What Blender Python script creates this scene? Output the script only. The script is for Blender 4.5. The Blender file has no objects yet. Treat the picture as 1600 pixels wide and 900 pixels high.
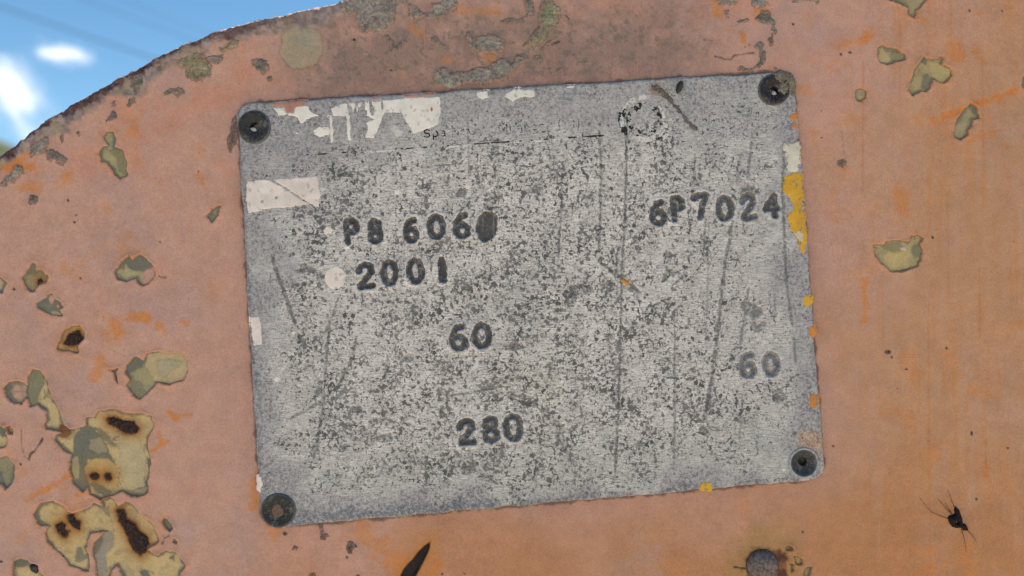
import bpy, math
import numpy as np
from mathutils import Vector

# ------------------------------------------------------------------ camera, sky, sun, exposure
S = 0.00014                     # metres per layout unit (the sheet is laid out in 1600 x 900 units)
CAM_D = 0.20
scene = bpy.context.scene
COL = scene.collection

cam_d = bpy.data.cameras.new("camera")
cam = bpy.data.objects.new("camera", cam_d)
COL.objects.link(cam)
cam.location = (0, -CAM_D, 0)
cam.rotation_euler = (math.radians(90), 0, 0)
cam_d.sensor_width = 36
cam_d.lens = 36 * CAM_D / (1600 * S)
cam_d.clip_start = 0.01
cam_d.clip_end = 20000
cam_d.dof.use_dof = True
cam_d.dof.focus_distance = CAM_D - 0.0006
cam_d.dof.aperture_fstop = 13.0
scene.camera = cam

SUN_EL, SUN_AZ = math.radians(58), math.radians(62)      # azimuth from +Y (behind the sheet) towards +X
world = bpy.data.worlds.new("World")
scene.world = world
world.use_nodes = True
wn = world.node_tree
wn.nodes.clear()
sky = wn.nodes.new("ShaderNodeTexSky")
sky.sky_type = 'NISHITA'
sky.sun_disc = False
sky.sun_elevation = SUN_EL
sky.sun_rotation = SUN_AZ
sky.air_density = 0.95
sky.dust_density = 0.0
sky.ozone_density = 1.2
sky.altitude = 1500
bg = wn.nodes.new("ShaderNodeBackground")
bg.inputs['Strength'].default_value = 0.062
wo = wn.nodes.new("ShaderNodeOutputWorld")
hs = wn.nodes.new("ShaderNodeHueSaturation")        # the camera's vivid colour, the same over the whole sky
hs.inputs['Saturation'].default_value = 1.18
hs.inputs['Hue'].default_value = 0.488
wn.links.new(sky.outputs[0], hs.inputs['Color'])
wn.links.new(hs.outputs[0], bg.inputs[0])
wn.links.new(bg.outputs[0], wo.inputs[0])

sun_l = bpy.data.lights.new("sun", 'SUN')
sun_l.energy = 5.0
sun_l.angle = math.radians(0.5)
sun_l.color = (1.0, 0.94, 0.86)
sun = bpy.data.objects.new("sun", sun_l)
COL.objects.link(sun)
sd = Vector((math.sin(SUN_AZ) * math.cos(SUN_EL), math.cos(SUN_AZ) * math.cos(SUN_EL), math.sin(SUN_EL)))
sun.location = sd * 5
sun.rotation_euler = sd.to_track_quat('Z', 'Y').to_euler()

vs = scene.view_settings
vs.view_transform = 'Standard'
vs.look = 'None'
vs.gamma = 1
vs.exposure = 1.42
vs.use_curve_mapping = False

# ------------------------------------------------------------------ helpers
def lin(c):
    c = np.asarray(c, float) / 255.0
    return np.where(c <= 0.04045, c / 12.92, ((c + 0.055) / 1.055) ** 2.4)

def smooth(a, b, x):
    t = np.clip((x - a) / (b - a), 0, 1)
    return t * t * (3 - 2 * t)

_tabs = {}
def vnoise(x, y, size, seed=0):
    if seed not in _tabs:
        _tabs[seed] = np.random.default_rng(seed).random((256, 256))
    T = _tabs[seed]
    x = np.asarray(x, float) / size + 37.3 + seed * 11.7
    y = np.asarray(y, float) / size + 91.1 + seed * 5.3
    xi = np.floor(x).astype(int); yi = np.floor(y).astype(int)
    fx = x - xi; fy = y - yi
    fx = fx * fx * fx * (fx * (fx * 6 - 15) + 10); fy = fy * fy * fy * (fy * (fy * 6 - 15) + 10)
    a = T[xi & 255, yi & 255]; b = T[(xi + 1) & 255, yi & 255]
    c = T[xi & 255, (yi + 1) & 255]; d = T[(xi + 1) & 255, (yi + 1) & 255]
    return (a * (1 - fx) + b * fx) * (1 - fy) + (c * (1 - fx) + d * fx) * fy

def fbm(x, y, size, seed=0, octv=4, rough=0.5):      # about -1 .. 1
    r = 0; amp = 1; tot = 0
    for o in range(octv):
        r = r + amp * (vnoise(x, y, size / 2 ** o, seed + o * 17) * 2 - 1)
        tot += amp; amp *= rough
    return r / tot * 1.6

def poly_sdf(poly, X, Y):
    p = np.asarray(poly, float)
    d = np.full(X.shape, 1e12); inside = np.zeros(X.shape, bool)
    n = len(p)
    for i in range(n):
        ax, ay = p[i]; bx, by = p[(i + 1) % n]
        ex, ey = bx - ax, by - ay
        wx, wy = X - ax, Y - ay
        t = np.clip((wx * ex + wy * ey) / (ex * ex + ey * ey + 1e-12), 0, 1)
        d = np.minimum(d, (wx - ex * t) ** 2 + (wy - ey * t) ** 2)
        c = ((ay > Y) != (by > Y))
        if abs(ey) > 1e-9:
            inside ^= c & (X < ex * (Y - ay) / ey + ax)
    d = np.sqrt(d)
    return np.where(inside, -d, d)

def line_sdf(pts, X, Y):                 # distance to a polyline and the position along it (0..1)
    d = np.full(X.shape, 1e12); tt = np.zeros(X.shape)
    n = len(pts) - 1
    for i in range(n):
        ax, ay = pts[i][:2]; bx, by = pts[i + 1][:2]
        ex, ey = bx - ax, by - ay
        t = np.clip(((X - ax) * ex + (Y - ay) * ey) / (ex * ex + ey * ey + 1e-12), 0, 1)
        q = (X - ax - ex * t) ** 2 + (Y - ay - ey * t) ** 2
        m = q < d
        d = np.where(m, q, d); tt = np.where(m, (i + t) / n, tt)
    return np.sqrt(d), tt

def circ(cx, cy, rx, ry=None, rot=0, n=18):
    ry = ry or rx
    a = np.linspace(0, 2 * math.pi, n, endpoint=False)
    x = np.cos(a) * rx; y = np.sin(a) * ry
    c, s = math.cos(rot), math.sin(rot)
    return [(cx + c * u - s * v, cy + s * u + c * v) for u, v in zip(x, y)]

def z3(pts, ox, oy, k):
    return [(ox + x / k, oy + y / k) for x, y in pts]

def W(X, Y, H):                          # sheet layout -> world, H = height above the paint towards the viewer
    X = np.asarray(X, float); Y = np.asarray(Y, float); H = np.asarray(H, float)
    X, Y, H = np.broadcast_arrays(X, Y, H)
    return np.stack([(X - 800) * S, -H * S, (450 - Y) * S], -1)

WLOC = {}
def make_obj(name, co, faces, mat, parent=None, cols=None, flts=None, smooth_sh=True, loc=None):
    co = np.asarray(co, float).reshape(-1, 3)
    if loc is None:
        loc = (co.min(0) + co.max(0)) / 2
    loc = np.asarray(loc, float)
    me = bpy.data.meshes.new(name)
    if isinstance(faces, np.ndarray) and faces.ndim == 2:
        k = faces.shape[1]; nf = len(faces)
        me.vertices.add(len(co)); me.vertices.foreach_set("co", (co - loc).astype(np.float32).ravel())
        me.loops.add(nf * k); me.loops.foreach_set("vertex_index", faces.astype(np.int32).ravel())
        me.polygons.add(nf)
        me.polygons.foreach_set("loop_start", np.arange(0, nf * k, k, dtype=np.int32))
        me.update(calc_edges=True)
    else:
        me.from_pydata([tuple(v) for v in (co - loc)], [], [tuple(int(i) for i in f) for f in faces])
        me.update()
    me.validate()
    if smooth_sh:
        me.polygons.foreach_set("use_smooth", np.ones(len(me.polygons), bool))
    for k, c in (cols or {}).items():
        at = me.attributes.new(k, 'FLOAT_COLOR', 'POINT')
        c4 = np.ones((len(co), 4), np.float32); c4[:, :3] = c.reshape(-1, 3)
        at.data.foreach_set("color", c4.ravel())
    for k, c in (flts or {}).items():
        at = me.attributes.new(k, 'FLOAT', 'POINT')
        at.data.foreach_set("value", np.asarray(c, np.float32).ravel())
    me.materials.append(mat)
    o = bpy.data.objects.new(name, me)
    COL.objects.link(o)
    if parent is not None:
        o.parent = parent
        o.location = Vector(loc) - WLOC[parent.name]
    else:
        o.location = loc
    WLOC[o.name] = Vector(loc)
    return o

def empty(name, loc, label, cat, group=None):
    o = bpy.data.objects.new(name, None)
    COL.objects.link(o)
    o.location = loc; o.empty_display_size = 0.01
    WLOC[o.name] = Vector(loc)
    tag(o, label, cat, group)
    return o

def tag(o, label=None, cat=None, group=None, kind=None):
    if label: o["label"] = label
    if cat: o["category"] = cat
    if group: o["group"] = group
    if kind: o["kind"] = kind
    return o

def grid_quads(ny, nx):
    i = np.arange(ny * nx).reshape(ny, nx)
    return np.stack([i[:-1, :-1], i[1:, :-1], i[1:, 1:], i[:-1, 1:]], -1).reshape(-1, 4)

def compress(keep_faces, *arrs):
    used = np.unique(keep_faces)
    mp = np.zeros(used.max() + 1, int); mp[used] = np.arange(len(used))
    return mp[keep_faces], [a[used] for a in arrs]

def boundary(quads):                     # directed boundary edges
    e = np.concatenate([quads[:, [i, (i + 1) % 4]] for i in range(4)])
    n = int(quads.max()) + 1
    key = e[:, 0].astype(np.int64) * n + e[:, 1]; rev = e[:, 1].astype(np.int64) * n + e[:, 0]
    return e[~np.isin(key, rev)]

def skirt(co, quads, steps):             # steps: list of (inset toward nothing, y offset) - extrude the rim backwards
    b = boundary(quads)
    vs_ = np.unique(b)
    mp = np.full(len(co), -1); mp[vs_] = np.arange(len(vs_))
    prev = vs_; allco = [co]; q = [quads]; base = len(co); prev_ids = vs_
    for dy in steps:
        nc = co[vs_].copy(); nc[:, 1] = co[vs_][:, 1] * 0 + dy
        ids = base + np.arange(len(vs_))
        a = prev_ids[mp[b[:, 0]]]; c = prev_ids[mp[b[:, 1]]]
        a2 = ids[mp[b[:, 0]]]; c2 = ids[mp[b[:, 1]]]
        q.append(np.stack([c, a, a2, c2], -1))
        allco.append(nc); base += len(vs_); prev_ids = ids
    return np.concatenate(allco), np.concatenate(q), vs_, len(steps)

def field_mesh(name, parent, mat, fn, bbox, step, keep_below):
    """sheet piece on a local grid. fn(X, Y) -> dict(sdf, h, cols, flts); cells with sdf < keep_below are kept"""
    x0, x1, y0, y1 = bbox
    nx = max(4, int((x1 - x0) / step) + 1); ny = max(4, int((y1 - y0) / step) + 1)
    X, Y = np.meshgrid(np.linspace(x0, x1, nx), np.linspace(y0, y1, ny))
    r = fn(X, Y)
    q = grid_quads(ny, nx)
    k = (r['sdf'].ravel()[q] < keep_below).any(1)
    q = q[k]
    if not len(q):
        return None
    arrs = [W(X, Y, r['h']).reshape(-1, 3)]
    cn = list(r.get('cols', {})); fnm = list(r.get('flts', {}))
    arrs += [r['cols'][c].reshape(-1, 3) for c in cn] + [np.asarray(r['flts'][f]).ravel() for f in fnm]
    q, out = compress(q, *arrs)
    return make_obj(name, out[0], q, mat, parent, {c: out[1 + i] for i, c in enumerate(cn)},
                    {f: out[1 + len(cn) + i] for i, f in enumerate(fnm)})

def lathe(name, parent, mat, cx, cy, prof, n=40, wob=0.0, seed=0, offs=None):
    """profile (r, h) from rim to centre; offs(k) shifts ring centres"""
    rng = np.random.default_rng(seed)
    a = np.linspace(0, 2 * math.pi, n, endpoint=False)
    ph = rng.random(3) * 6.28
    w = 1 + wob * (np.sin(2 * a + ph[0]) + 0.6 * np.sin(3 * a + ph[1]) + 0.35 * np.sin(7 * a + ph[2]))
    co = []; m = len(prof)
    for k, (r, h) in enumerate(prof):
        ox, oy = offs(k / (m - 1)) if offs else (0, 0)
        co.append(W(cx + ox + r * w * np.cos(a), cy + oy + r * w * np.sin(a), h))
    co = np.concatenate(co)
    faces = []
    for k in range(m - 1):
        for i in range(n):
            j = (i + 1) % n
            faces.append((k * n + i, (k + 1) * n + i, (k + 1) * n + j, k * n + j))
    faces.append(tuple((m - 1) * n + i for i in range(n))[::-1])
    return make_obj(name, co, faces, mat, parent)

def tube(name, parent, mat, pts, n=7):       # pts: (x, y, h, r) in layout units
    P = np.array([[p[0], p[1], p[2]] for p in pts], float); R = [p[3] for p in pts]
    co = []; m = len(P)
    for k in range(m):
        t = P[min(k + 1, m - 1)] - P[max(k - 1, 0)]
        t = t / (np.linalg.norm(t) + 1e-9)
        u = np.cross(t, (0, 0, 1.0)); u /= (np.linalg.norm(u) + 1e-9); v = np.cross(t, u)
        for i in range(n):
            a = 2 * math.pi * i / n
            q = P[k] + R[k] * (math.cos(a) * u + math.sin(a) * v)
            co.append(W(q[0], q[1], q[2]))
    faces = []
    for k in range(m - 1):
        for i in range(n):
            j = (i + 1) % n
            faces.append((k * n + i, k * n + j, (k + 1) * n + j, (k + 1) * n + i))
    faces.append(tuple(range(n))[::-1]); faces.append(tuple((m - 1) * n + i for i in range(n)))
    return make_obj(name, np.array(co), faces, mat, parent)

# ------------------------------------------------------------------ materials
def sc(px):                              # noise scale for features of that many layout units
    return 1.0 / (px * S)

class NT:
    def __init__(self, name):
        self.m = bpy.data.materials.new(name); self.m.use_nodes = True
        self.t = self.m.node_tree; self.b = self.t.nodes["Principled BSDF"]
        self.out = self.t.nodes["Material Output"]
        self._tc = None
    def n(self, typ, **kw):
        nd = self.t.nodes.new(typ)
        for k, v in kw.items(): setattr(nd, k, v)
        return nd
    def l(self, a, b): self.t.links.new(a, b)
    def tc(self):
        if self._tc is None: self._tc = self.n("ShaderNodeTexCoord").outputs['Object']
        return self._tc
    def mapped(self, rot=0.0, scale=(1, 1, 1)):
        mp = self.n("ShaderNodeMapping"); mp.inputs['Rotation'].default_value = (0, rot, 0)
        mp.inputs['Scale'].default_value = scale
        self.l(self.tc(), mp.inputs['Vector']); return mp.outputs[0]
    def noise(self, px, detail=3, rough=0.55, vec=None, dist=0.0):
        nd = self.n("ShaderNodeTexNoise"); nd.inputs['Scale'].default_value = sc(px)
        nd.inputs['Detail'].default_value = detail; nd.inputs['Roughness'].default_value = rough
        nd.inputs['Distortion'].default_value = dist
        self.l(vec or self.tc(), nd.inputs['Vector']); return nd.outputs['Fac']
    def attr(self, name, out='Color'):
        nd = self.n("ShaderNodeAttribute"); nd.attribute_name = name; return nd.outputs[out]
    def ramp(self, x, a, b, va=0.0, vb=1.0):
        nd = self.n("ShaderNodeMapRange", interpolation_type='SMOOTHSTEP')
        self.l(x, nd.inputs['Value'])
        for k, v in (('From Min', a), ('From Max', b), ('To Min', va), ('To Max', vb)):
            if hasattr(v, 'is_output'): self.l(v, nd.inputs[k])
            else: nd.inputs[k].default_value = v
        return nd.outputs[0]
    def math(self, op, a, b=0.0, c=0.0):
        nd = self.n("ShaderNodeMath", operation=op)
        for i, v in enumerate((a, b, c)):
            if hasattr(v, 'is_output'): self.l(v, nd.inputs[i])
            else: nd.inputs[i].default_value = v
        return nd.outputs[0]
    def mix(self, fac, a, b, blend='MIX'):
        nd = self.n("ShaderNodeMix", data_type='RGBA', blend_type=blend)
        for sk, v in ((0, fac), (6, a), (7, b)):
            if hasattr(v, 'is_output'): self.l(v, nd.inputs[sk])
            elif sk == 0: nd.inputs[0].default_value = v
            else: nd.inputs[sk].default_value = (*v, 1)
        return nd.outputs[2]
    def scale_col(self, col, fac):       # multiply colour by a grey factor
        cb = self.n("ShaderNodeCombineColor")
        for i in range(3): self.l(fac, cb.inputs[i])
        return self.mix(1.0, col, cb.outputs[0], 'MULTIPLY')
    def bump(self, h, px, strength=1.0, prev=None):
        nd = self.n("ShaderNodeBump"); nd.inputs['Strength'].default_value = strength
        nd.inputs['Distance'].default_value = px * S
        self.l(h, nd.inputs['Height'])
        if prev: self.l(prev, nd.inputs['Normal'])
        return nd.outputs[0]
    def done(self, col=None, rough=0.6, normal=None, metal=0.0, spec=0.4):
        if col is not None:
            if hasattr(col, 'is_output'): self.l(col, self.b.inputs['Base Color'])
            else: self.b.inputs['Base Color'].default_value = (*col, 1)
        if hasattr(rough, 'is_output'): self.l(rough, self.b.inputs['Roughness'])
        else: self.b.inputs['Roughness'].default_value = rough
        if hasattr(metal, 'is_output'): self.l(metal, self.b.inputs['Metallic'])
        else: self.b.inputs['Metallic'].default_value = metal
        self.b.inputs['Specular IOR Level'].default_value = spec
        if normal is not None: self.l(normal, self.b.inputs['Normal'])
        return self.m

def L(*c): return tuple(float(v) for v in lin(c))

ALB = 1.0                                # albedo of a surface over its colour in the picture

def mat_paint():
    t = NT("weathered_paint")
    c = t.attr('base')
    n1 = t.noise(3.0, 3, 0.65); n2 = t.noise(14, 4, 0.6); n3 = t.noise(1.3, 2, 0.6)
    f = t.math('ADD', t.ramp(n1, 0.25, 0.75, 0.89, 1.11), t.ramp(t.noise(30, 6, 0.7), 0.25, 0.75, -0.10, 0.10))
    f = t.math('ADD', f, t.ramp(n3, 0.3, 0.7, -0.05, 0.05))
    c = t.scale_col(c, f)
    # chalky flecks, hairline wipe marks
    chalk = t.math('MULTIPLY', t.ramp(t.noise(2.4, 3, 0.7), 0.60, 0.70), t.ramp(t.noise(45, 4, 0.65), 0.42, 0.62))
    c = t.mix(t.math('MULTIPLY', chalk, 0.4), c, L(222, 184, 160))
    hair = t.noise(3.0, 3, 0.6, t.mapped(scale=(1, 1, 0.035)))
    c = t.mix(t.math('MULTIPLY', t.ramp(hair, 0.60, 0.68), 0.28), c, L(204, 134, 84))
    hair2 = t.noise(2.2, 3, 0.6, t.mapped(rot=0.5, scale=(0.03, 1, 1)))
    c = t.mix(t.math('MULTIPLY', t.math('MULTIPLY', t.ramp(hair2, 0.62, 0.70), t.ramp(t.noise(70, 3), 0.5, 0.62)), 0.3), c, L(140, 108, 96))
    grm = t.math('MULTIPLY', t.ramp(t.noise(5.5, 5, 0.75), 0.58, 0.70), t.ramp(t.noise(85, 3, 0.6), 0.48, 0.66))
    c = t.mix(t.math('MULTIPLY', grm, 0.4), c, L(136, 110, 98))
    # scattered tiny dark specks of dirt
    vo = t.n("ShaderNodeTexVoronoi"); vo.inputs['Scale'].default_value = sc(17); t.l(t.tc(), vo.inputs['Vector'])
    sp = t.ramp(vo.outputs['Distance'], 0.045, 0.09, 1, 0)
    sel = t.ramp(t.noise(60, 2), 0.56, 0.66)
    c = t.mix(t.math('MULTIPLY', t.math('MULTIPLY', sp, sel), 0.55), c, L(92, 70, 58))
    nb = t.bump(n2, 0.8, 0.5); nb = t.bump(n1, 0.45, 0.7, nb)
    rg = t.ramp(n2, 0.3, 0.7, 0.5, 0.72)
    return t.done(c, rg, nb, spec=0.3)

def mat_patch():
    t = NT("bare_primer")
    c = t.attr('base')
    n1 = t.noise(3.5, 4, 0.6); n2 = t.noise(22, 4, 0.6)
    f = t.math('ADD', t.ramp(n1, 0.25, 0.75, 0.88, 1.12), t.ramp(n2, 0.25, 0.75, -0.1, 0.1))
    c = t.scale_col(c, f)
    nb = t.bump(n1, 0.7, 0.6)
    return t.done(c, 0.75, nb, spec=0.25)

def mat_crust():
    t = NT("lichen_crust")
    c = t.attr('base')
    n1 = t.noise(3.2, 4, 0.7); n2 = t.noise(9, 3, 0.6)
    f = t.math('ADD', t.ramp(n1, 0.28, 0.72, 0.62, 1.28), t.ramp(n2, 0.3, 0.7, -0.12, 0.12))
    c = t.scale_col(c, f)
    pale = t.ramp(t.noise(2.2, 2, 0.7), 0.66, 0.74)
    c = t.mix(t.math('MULTIPLY', pale, 0.6), c, L(176, 172, 158))
    nb = t.bump(n1, 2.2, 1.0); nb = t.bump(n2, 3.0, 0.7, nb)
    return t.done(c, 0.9, nb, spec=0.15)

def mat_rust():
    t = NT("dark_rust")
    n1 = t.noise(4.0, 4, 0.7); n2 = t.noise(1.8, 3, 0.7)
    c = t.mix(t.ramp(n1, 0.42, 0.7), L(34, 25, 24), L(78, 52, 40))
    c = t.mix(t.math('MULTIPLY', t.ramp(n2, 0.55, 0.7), 0.7), c, L(92, 78, 74))
    nb = t.bump(n1, 2.5, 1.0)
    return t.done(c, 0.8, nb, spec=0.3)

def mat_flat(name, col, rough=0.6, var=0.12, px=4.0, bump=0.6, spec=0.35, metal=0.0):
    t = NT(name)
    n1 = t.noise(px, 4, 0.65)
    nd = t.n("ShaderNodeRGB"); nd.outputs[0].default_value = (*col, 1)
    c = t.scale_col(nd.outputs[0], t.ramp(n1, 0.25, 0.75, 1 - var, 1 + var))
    return t.done(c, rough, t.bump(n1, bump, 0.8), metal, spec)

def mat_attr(name, rough=0.6, var=0.1, px=3.0, bump=0.5, spec=0.35, metal=0.0):
    t = NT(name)
    n1 = t.noise(px, 4, 0.65)
    c = t.scale_col(t.attr('base'), t.ramp(n1, 0.25, 0.75, 1 - var, 1 + var))
    return t.done(c, rough, t.bump(n1, bump, 0.8), metal, spec)

ROT = math.radians(-3.9)
def mat_plate():
    t = NT("worn_aluminium")
    c = t.attr('base'); pit = t.attr('pit', 'Fac'); scr = t.attr('scratch', 'Fac'); brush = t.attr('brush', 'Fac')
    # brushed grain along the plate
    v = t.mapped(rot=ROT, scale=(0.13, 1, 1))
    g = t.noise(1.6, 2, 0.7, v); g2 = t.noise(5.0, 2, 0.6, v)
    gf = t.math('ADD', t.ramp(g, 0.32, 0.68, -0.30, 0.24), t.ramp(g2, 0.3, 0.7, -0.05, 0.05))
    gf = t.math('MULTIPLY_ADD', gf, brush, 1.0)
    c = t.scale_col(c, gf)
    # cloudy oxide and a crystalline grain, stronger where the face is corroded
    n0 = t.noise(26, 6, 0.7); n1 = t.noise(3.4, 4, 0.75); n4 = t.noise(5.5, 5, 0.8)
    c = t.scale_col(c, t.math('ADD', t.ramp(n0, 0.25, 0.75, 0.84, 1.16), t.ramp(n1, 0.25, 0.75, -0.20, 0.20)))
    raw = t.math('SUBTRACT', 1.15, brush)
    c = t.mix(t.math('MULTIPLY', t.ramp(n4, 0.51, 0.58), t.math('MULTIPLY', raw, 0.7)), c, L(186, 184, 178))
    c = t.mix(t.math('MULTIPLY', t.ramp(n4, 0.49, 0.42), t.math('MULTIPLY', raw, 0.75)), c, L(94, 94, 97))
    # pits: ragged blots, worm-like marks, round dots, fine pepper
    clus = t.noise(38, 3, 0.6)
    pb = t.noise(6.6, 4, 0.62, dist=0.4)
    off = t.math('MULTIPLY_ADD', clus, -0.34, t.math('MULTIPLY_ADD', pit, -0.14, 0.855))
    big = t.noise(17, 5, 0.7, dist=0.6)
    blots = t.math('MAXIMUM', t.ramp(t.math('SUBTRACT', pb, off), 0.0, 0.025), t.ramp(t.math('SUBTRACT', big, t.math('MULTIPLY_ADD', pit, -0.10, 0.77)), 0.0, 0.02))
    wrm = t.math('ABSOLUTE', t.math('SUBTRACT', t.noise(12, 3, 0.6), 0.5))
    wsel = t.ramp(t.noise(20, 3, 0.6), 0.50, 0.56)
    worm = t.math('MULTIPLY', t.math('MULTIPLY', t.ramp(wrm, 0.005, 0.013, 1, 0), wsel), t.ramp(pit, 0.2, 0.8))
    vo = t.n("ShaderNodeTexVoronoi"); vo.inputs['Scale'].default_value = sc(11.5); t.l(t.tc(), vo.inputs['Vector'])
    sepc = t.n("ShaderNodeSeparateColor"); t.l(vo.outputs['Color'], sepc.inputs[0])
    rad = t.math('MULTIPLY', t.ramp(sepc.outputs[0], 0.5, 1.0, 0.0, 0.30), t.ramp(pit, 0.1, 0.9))
    dots = t.ramp(t.math('SUBTRACT', t.math('ADD', vo.outputs['Distance'], t.ramp(n1, 0.2, 0.8, -0.10, 0.10)), rad), -0.03, 0.02, 1, 0)
    pp = t.noise(2.9, 3, 0.65)
    pepper = t.math('MULTIPLY', t.ramp(t.math('SUBTRACT', pp, t.math('MULTIPLY_ADD', clus, -0.20, t.math('MULTIPLY_ADD', pit, -0.07, 0.75))), 0.0, 0.03), 0.8)
    dark = t.math('MAXIMUM', t.math('MAXIMUM', blots, worm), t.math('MAXIMUM', dots, pepper))
    dk = t.math('MULTIPLY', dark, t.ramp(t.noise(30, 2), 0.3, 0.7, 0.70, 0.97))
    dk = t.math('MULTIPLY', dk, t.ramp(brush, 0.3, 0.9, 0.75, 1.0))
    c = t.mix(dk, c, L(68, 68, 67))
    # scratches, broken up along their length
    sb = t.ramp(t.noise(7, 4, 0.75), 0.36, 0.54, 0.3, 1.0)
    sf = t.math('MULTIPLY', scr, sb)
    c = t.mix(t.math('MULTIPLY', sf, 0.95), c, L(72, 73, 73))
    h = t.math('SUBTRACT', t.math('MULTIPLY_ADD', n1, 0.35, t.math('MULTIPLY', g, 0.25)), t.math('MAXIMUM', dark, sf))
    nb = t.bump(h, 0.55, 0.75)
    return t.done(c, t.ramp(n0, 0.3, 0.7, 0.5, 0.68), nb, metal=0.0, spec=0.45)

M_PAINT = mat_paint(); M_PATCH = mat_patch(); M_CRUST = mat_crust(); M_RUST = mat_rust(); M_PLATE = mat_plate()
M_EDGE = mat_flat("rusted_sheet_edge", L(78, 58, 56), 0.85, 0.35, 5, 2.5, 0.2)
M_STAMP = mat_attr("stamped_groove_grime", 0.55, 0.28, 2.4, 0.9, 0.4)
M_WHITE = mat_attr("white_paint_remnant", 0.7, 0.05, 4.0, 0.35, 0.3)
M_INK = mat_flat("black_print_remnant", L(36, 36, 37), 0.7, 0.2, 2.0, 0.3, 0.3)
def mat_rivet():
    t = NT("dark_oxidised_rivet")
    n1 = t.noise(4.0, 4, 0.7); n2 = t.noise(13, 5, 0.7)
    c = t.scale_col(t.attr('base'), t.ramp(n1, 0.25, 0.75, 0.6, 1.4))
    c = t.mix(t.math('MULTIPLY', t.ramp(n2, 0.50, 0.66), 0.5), c, L(126, 122, 116))
    c = t.mix(t.math('MULTIPLY', t.ramp(t.noise(2.2, 2), 0.64, 0.70), 0.5), c, L(150, 142, 130))
    return t.done(c, t.ramp(n1, 0.3, 0.7, 0.4, 0.7), t.bump(n1, 1.4, 0.9), 0.0, 0.3)
M_RIVET = mat_rivet()
M_BOLT = mat_flat("worn_steel_bolt", L(98, 88, 84), 0.34, 0.7, 6.0, 2.2, 0.4, 0.35)
M_STUB = mat_flat("pale_dirt_plug", L(178, 172, 164), 0.7, 0.25, 3, 0.6)
M_CHITIN = mat_flat("dark_brown_chitin", L(30, 24, 22), 0.75, 0.25, 4, 0.2, 0.2)
M_LEG = mat_flat("thin_brown_leg", L(70, 46, 30), 0.5, 0.2, 4, 0.2)
M_HOLLOW = mat_flat("black_rusted_gash", L(36, 28, 28), 0.6, 0.25, 6, 0.8, 0.3)
M_FIBRE = mat_flat("grey_brown_fibre", L(82, 70, 64), 0.9, 0.3, 3, 0.8, 0.1)
M_HUSK = mat_flat("dark_green_husk", L(48, 50, 46), 0.55, 0.3, 4, 0.6, 0.35)
M_FLAKE = mat_flat("orange_paint_crumb", L(196, 134, 66), 0.7, 0.15, 3, 0.6)

# ------------------------------------------------------------------ the rest of the place: hill, clouds, cables; plus an added unseen bounce ground
def bounce_ground():  # out of view; added to bounce warm sunlight onto the shaded panel
    g = NT("bounce_dry_ground"); n = g.n("ShaderNodeTexNoise"); n.inputs['Scale'].default_value = 2.0; n.inputs['Detail'].default_value = 8
    g.l(g.tc(), n.inputs['Vector'])
    c = g.mix(g.ramp(n.outputs['Fac'], 0.3, 0.7), (0.30, 0.24, 0.18), (0.42, 0.36, 0.29))
    m = g.done(c, 0.9, None, spec=0.2)
    r = 6000
    co = np.array([(-r, -r, -1.1), (r, -r, -1.1), (r, r, -1.1), (-r, r, -1.1)])
    o = make_obj("bounce_ground", co, [(0, 1, 2, 3)], m, smooth_sh=False)
    tag(o, kind="structure")
bounce_ground()

def hill():
    g = NT("dark_hillside"); n = g.n("ShaderNodeTexNoise"); n.inputs['Scale'].default_value = 0.6; n.inputs['Detail'].default_value = 6
    g.l(g.tc(), n.inputs['Vector'])
    c = g.mix(g.ramp(n.outputs['Fac'], 0.3, 0.7), (0.030, 0.040, 0.024), (0.08, 0.085, 0.05))
    m = g.done(c, 0.9, None, spec=0.1)
    nx, ny = 70, 50
    X, Y = np.meshgrid(np.linspace(-130, -20, nx), np.linspace(60, 150, ny))
    r2 = ((X + 78) / 40) ** 2 + ((Y - 105) / 38) ** 2
    Z = -1.3 + 23.5 * np.exp(-r2 * 1.1) * (1 + 0.10 * fbm(X, Y, 14, 5)) - 0.6
    o = make_obj("hill", np.stack([X, Y, Z], -1).reshape(-1, 3), grid_quads(ny, nx)[:, ::-1], m)
    tag(o, kind="structure")
hill()

def cable(name, p0, p1, dist, r, label):
    """overhead line seen against the sky; p0, p1 give its direction as seen from where the sheet stands"""
    m = bpy.data.materials.get("grey_cable") or mat_flat("grey_cable", (0.05, 0.055, 0.06), 0.6, 0.05, 4, 0)
    k = dist / CAM_D
    def pt(p, extra):
        return np.array([(p[0] - 800) * S * k, dist, (450 - p[1]) * S * k])
    a = pt(p0, 0); b = pt(p1, 0); n = 24; co = []
    d = b - a
    a = a - d * 0.9; b = b + d * 3.0
    for i in range(n + 1):
        t = i / n; c = a + (b - a) * t
        for q in range(8):
            an = q * math.pi / 4
            co.append(c + r * np.array([0, math.cos(an), math.sin(an)]))
    f = [(i * 8 + q, i * 8 + (q + 1) % 8, (i + 1) * 8 + (q + 1) % 8, (i + 1) * 8 + q) for i in range(n) for q in range(8)]
    o = make_obj(name, np.array(co), f, m)
    tag(o, label, "cable", "overhead cables against the sky")
cable("overhead_cable", (0, 8), (200, 76), 18, 0.014, "thickest dark blurred overhead cable, crossing the sky at the far left corner")
cable("overhead_cable", (140, 0), (262, 46), 18, 0.007, "faint blurred overhead cable in the sky between two others")
cable("overhead_cable", (200, 0), (290, 36), 18, 0.005, "faintest overhead cable, nearest the curved metal edge")

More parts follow.
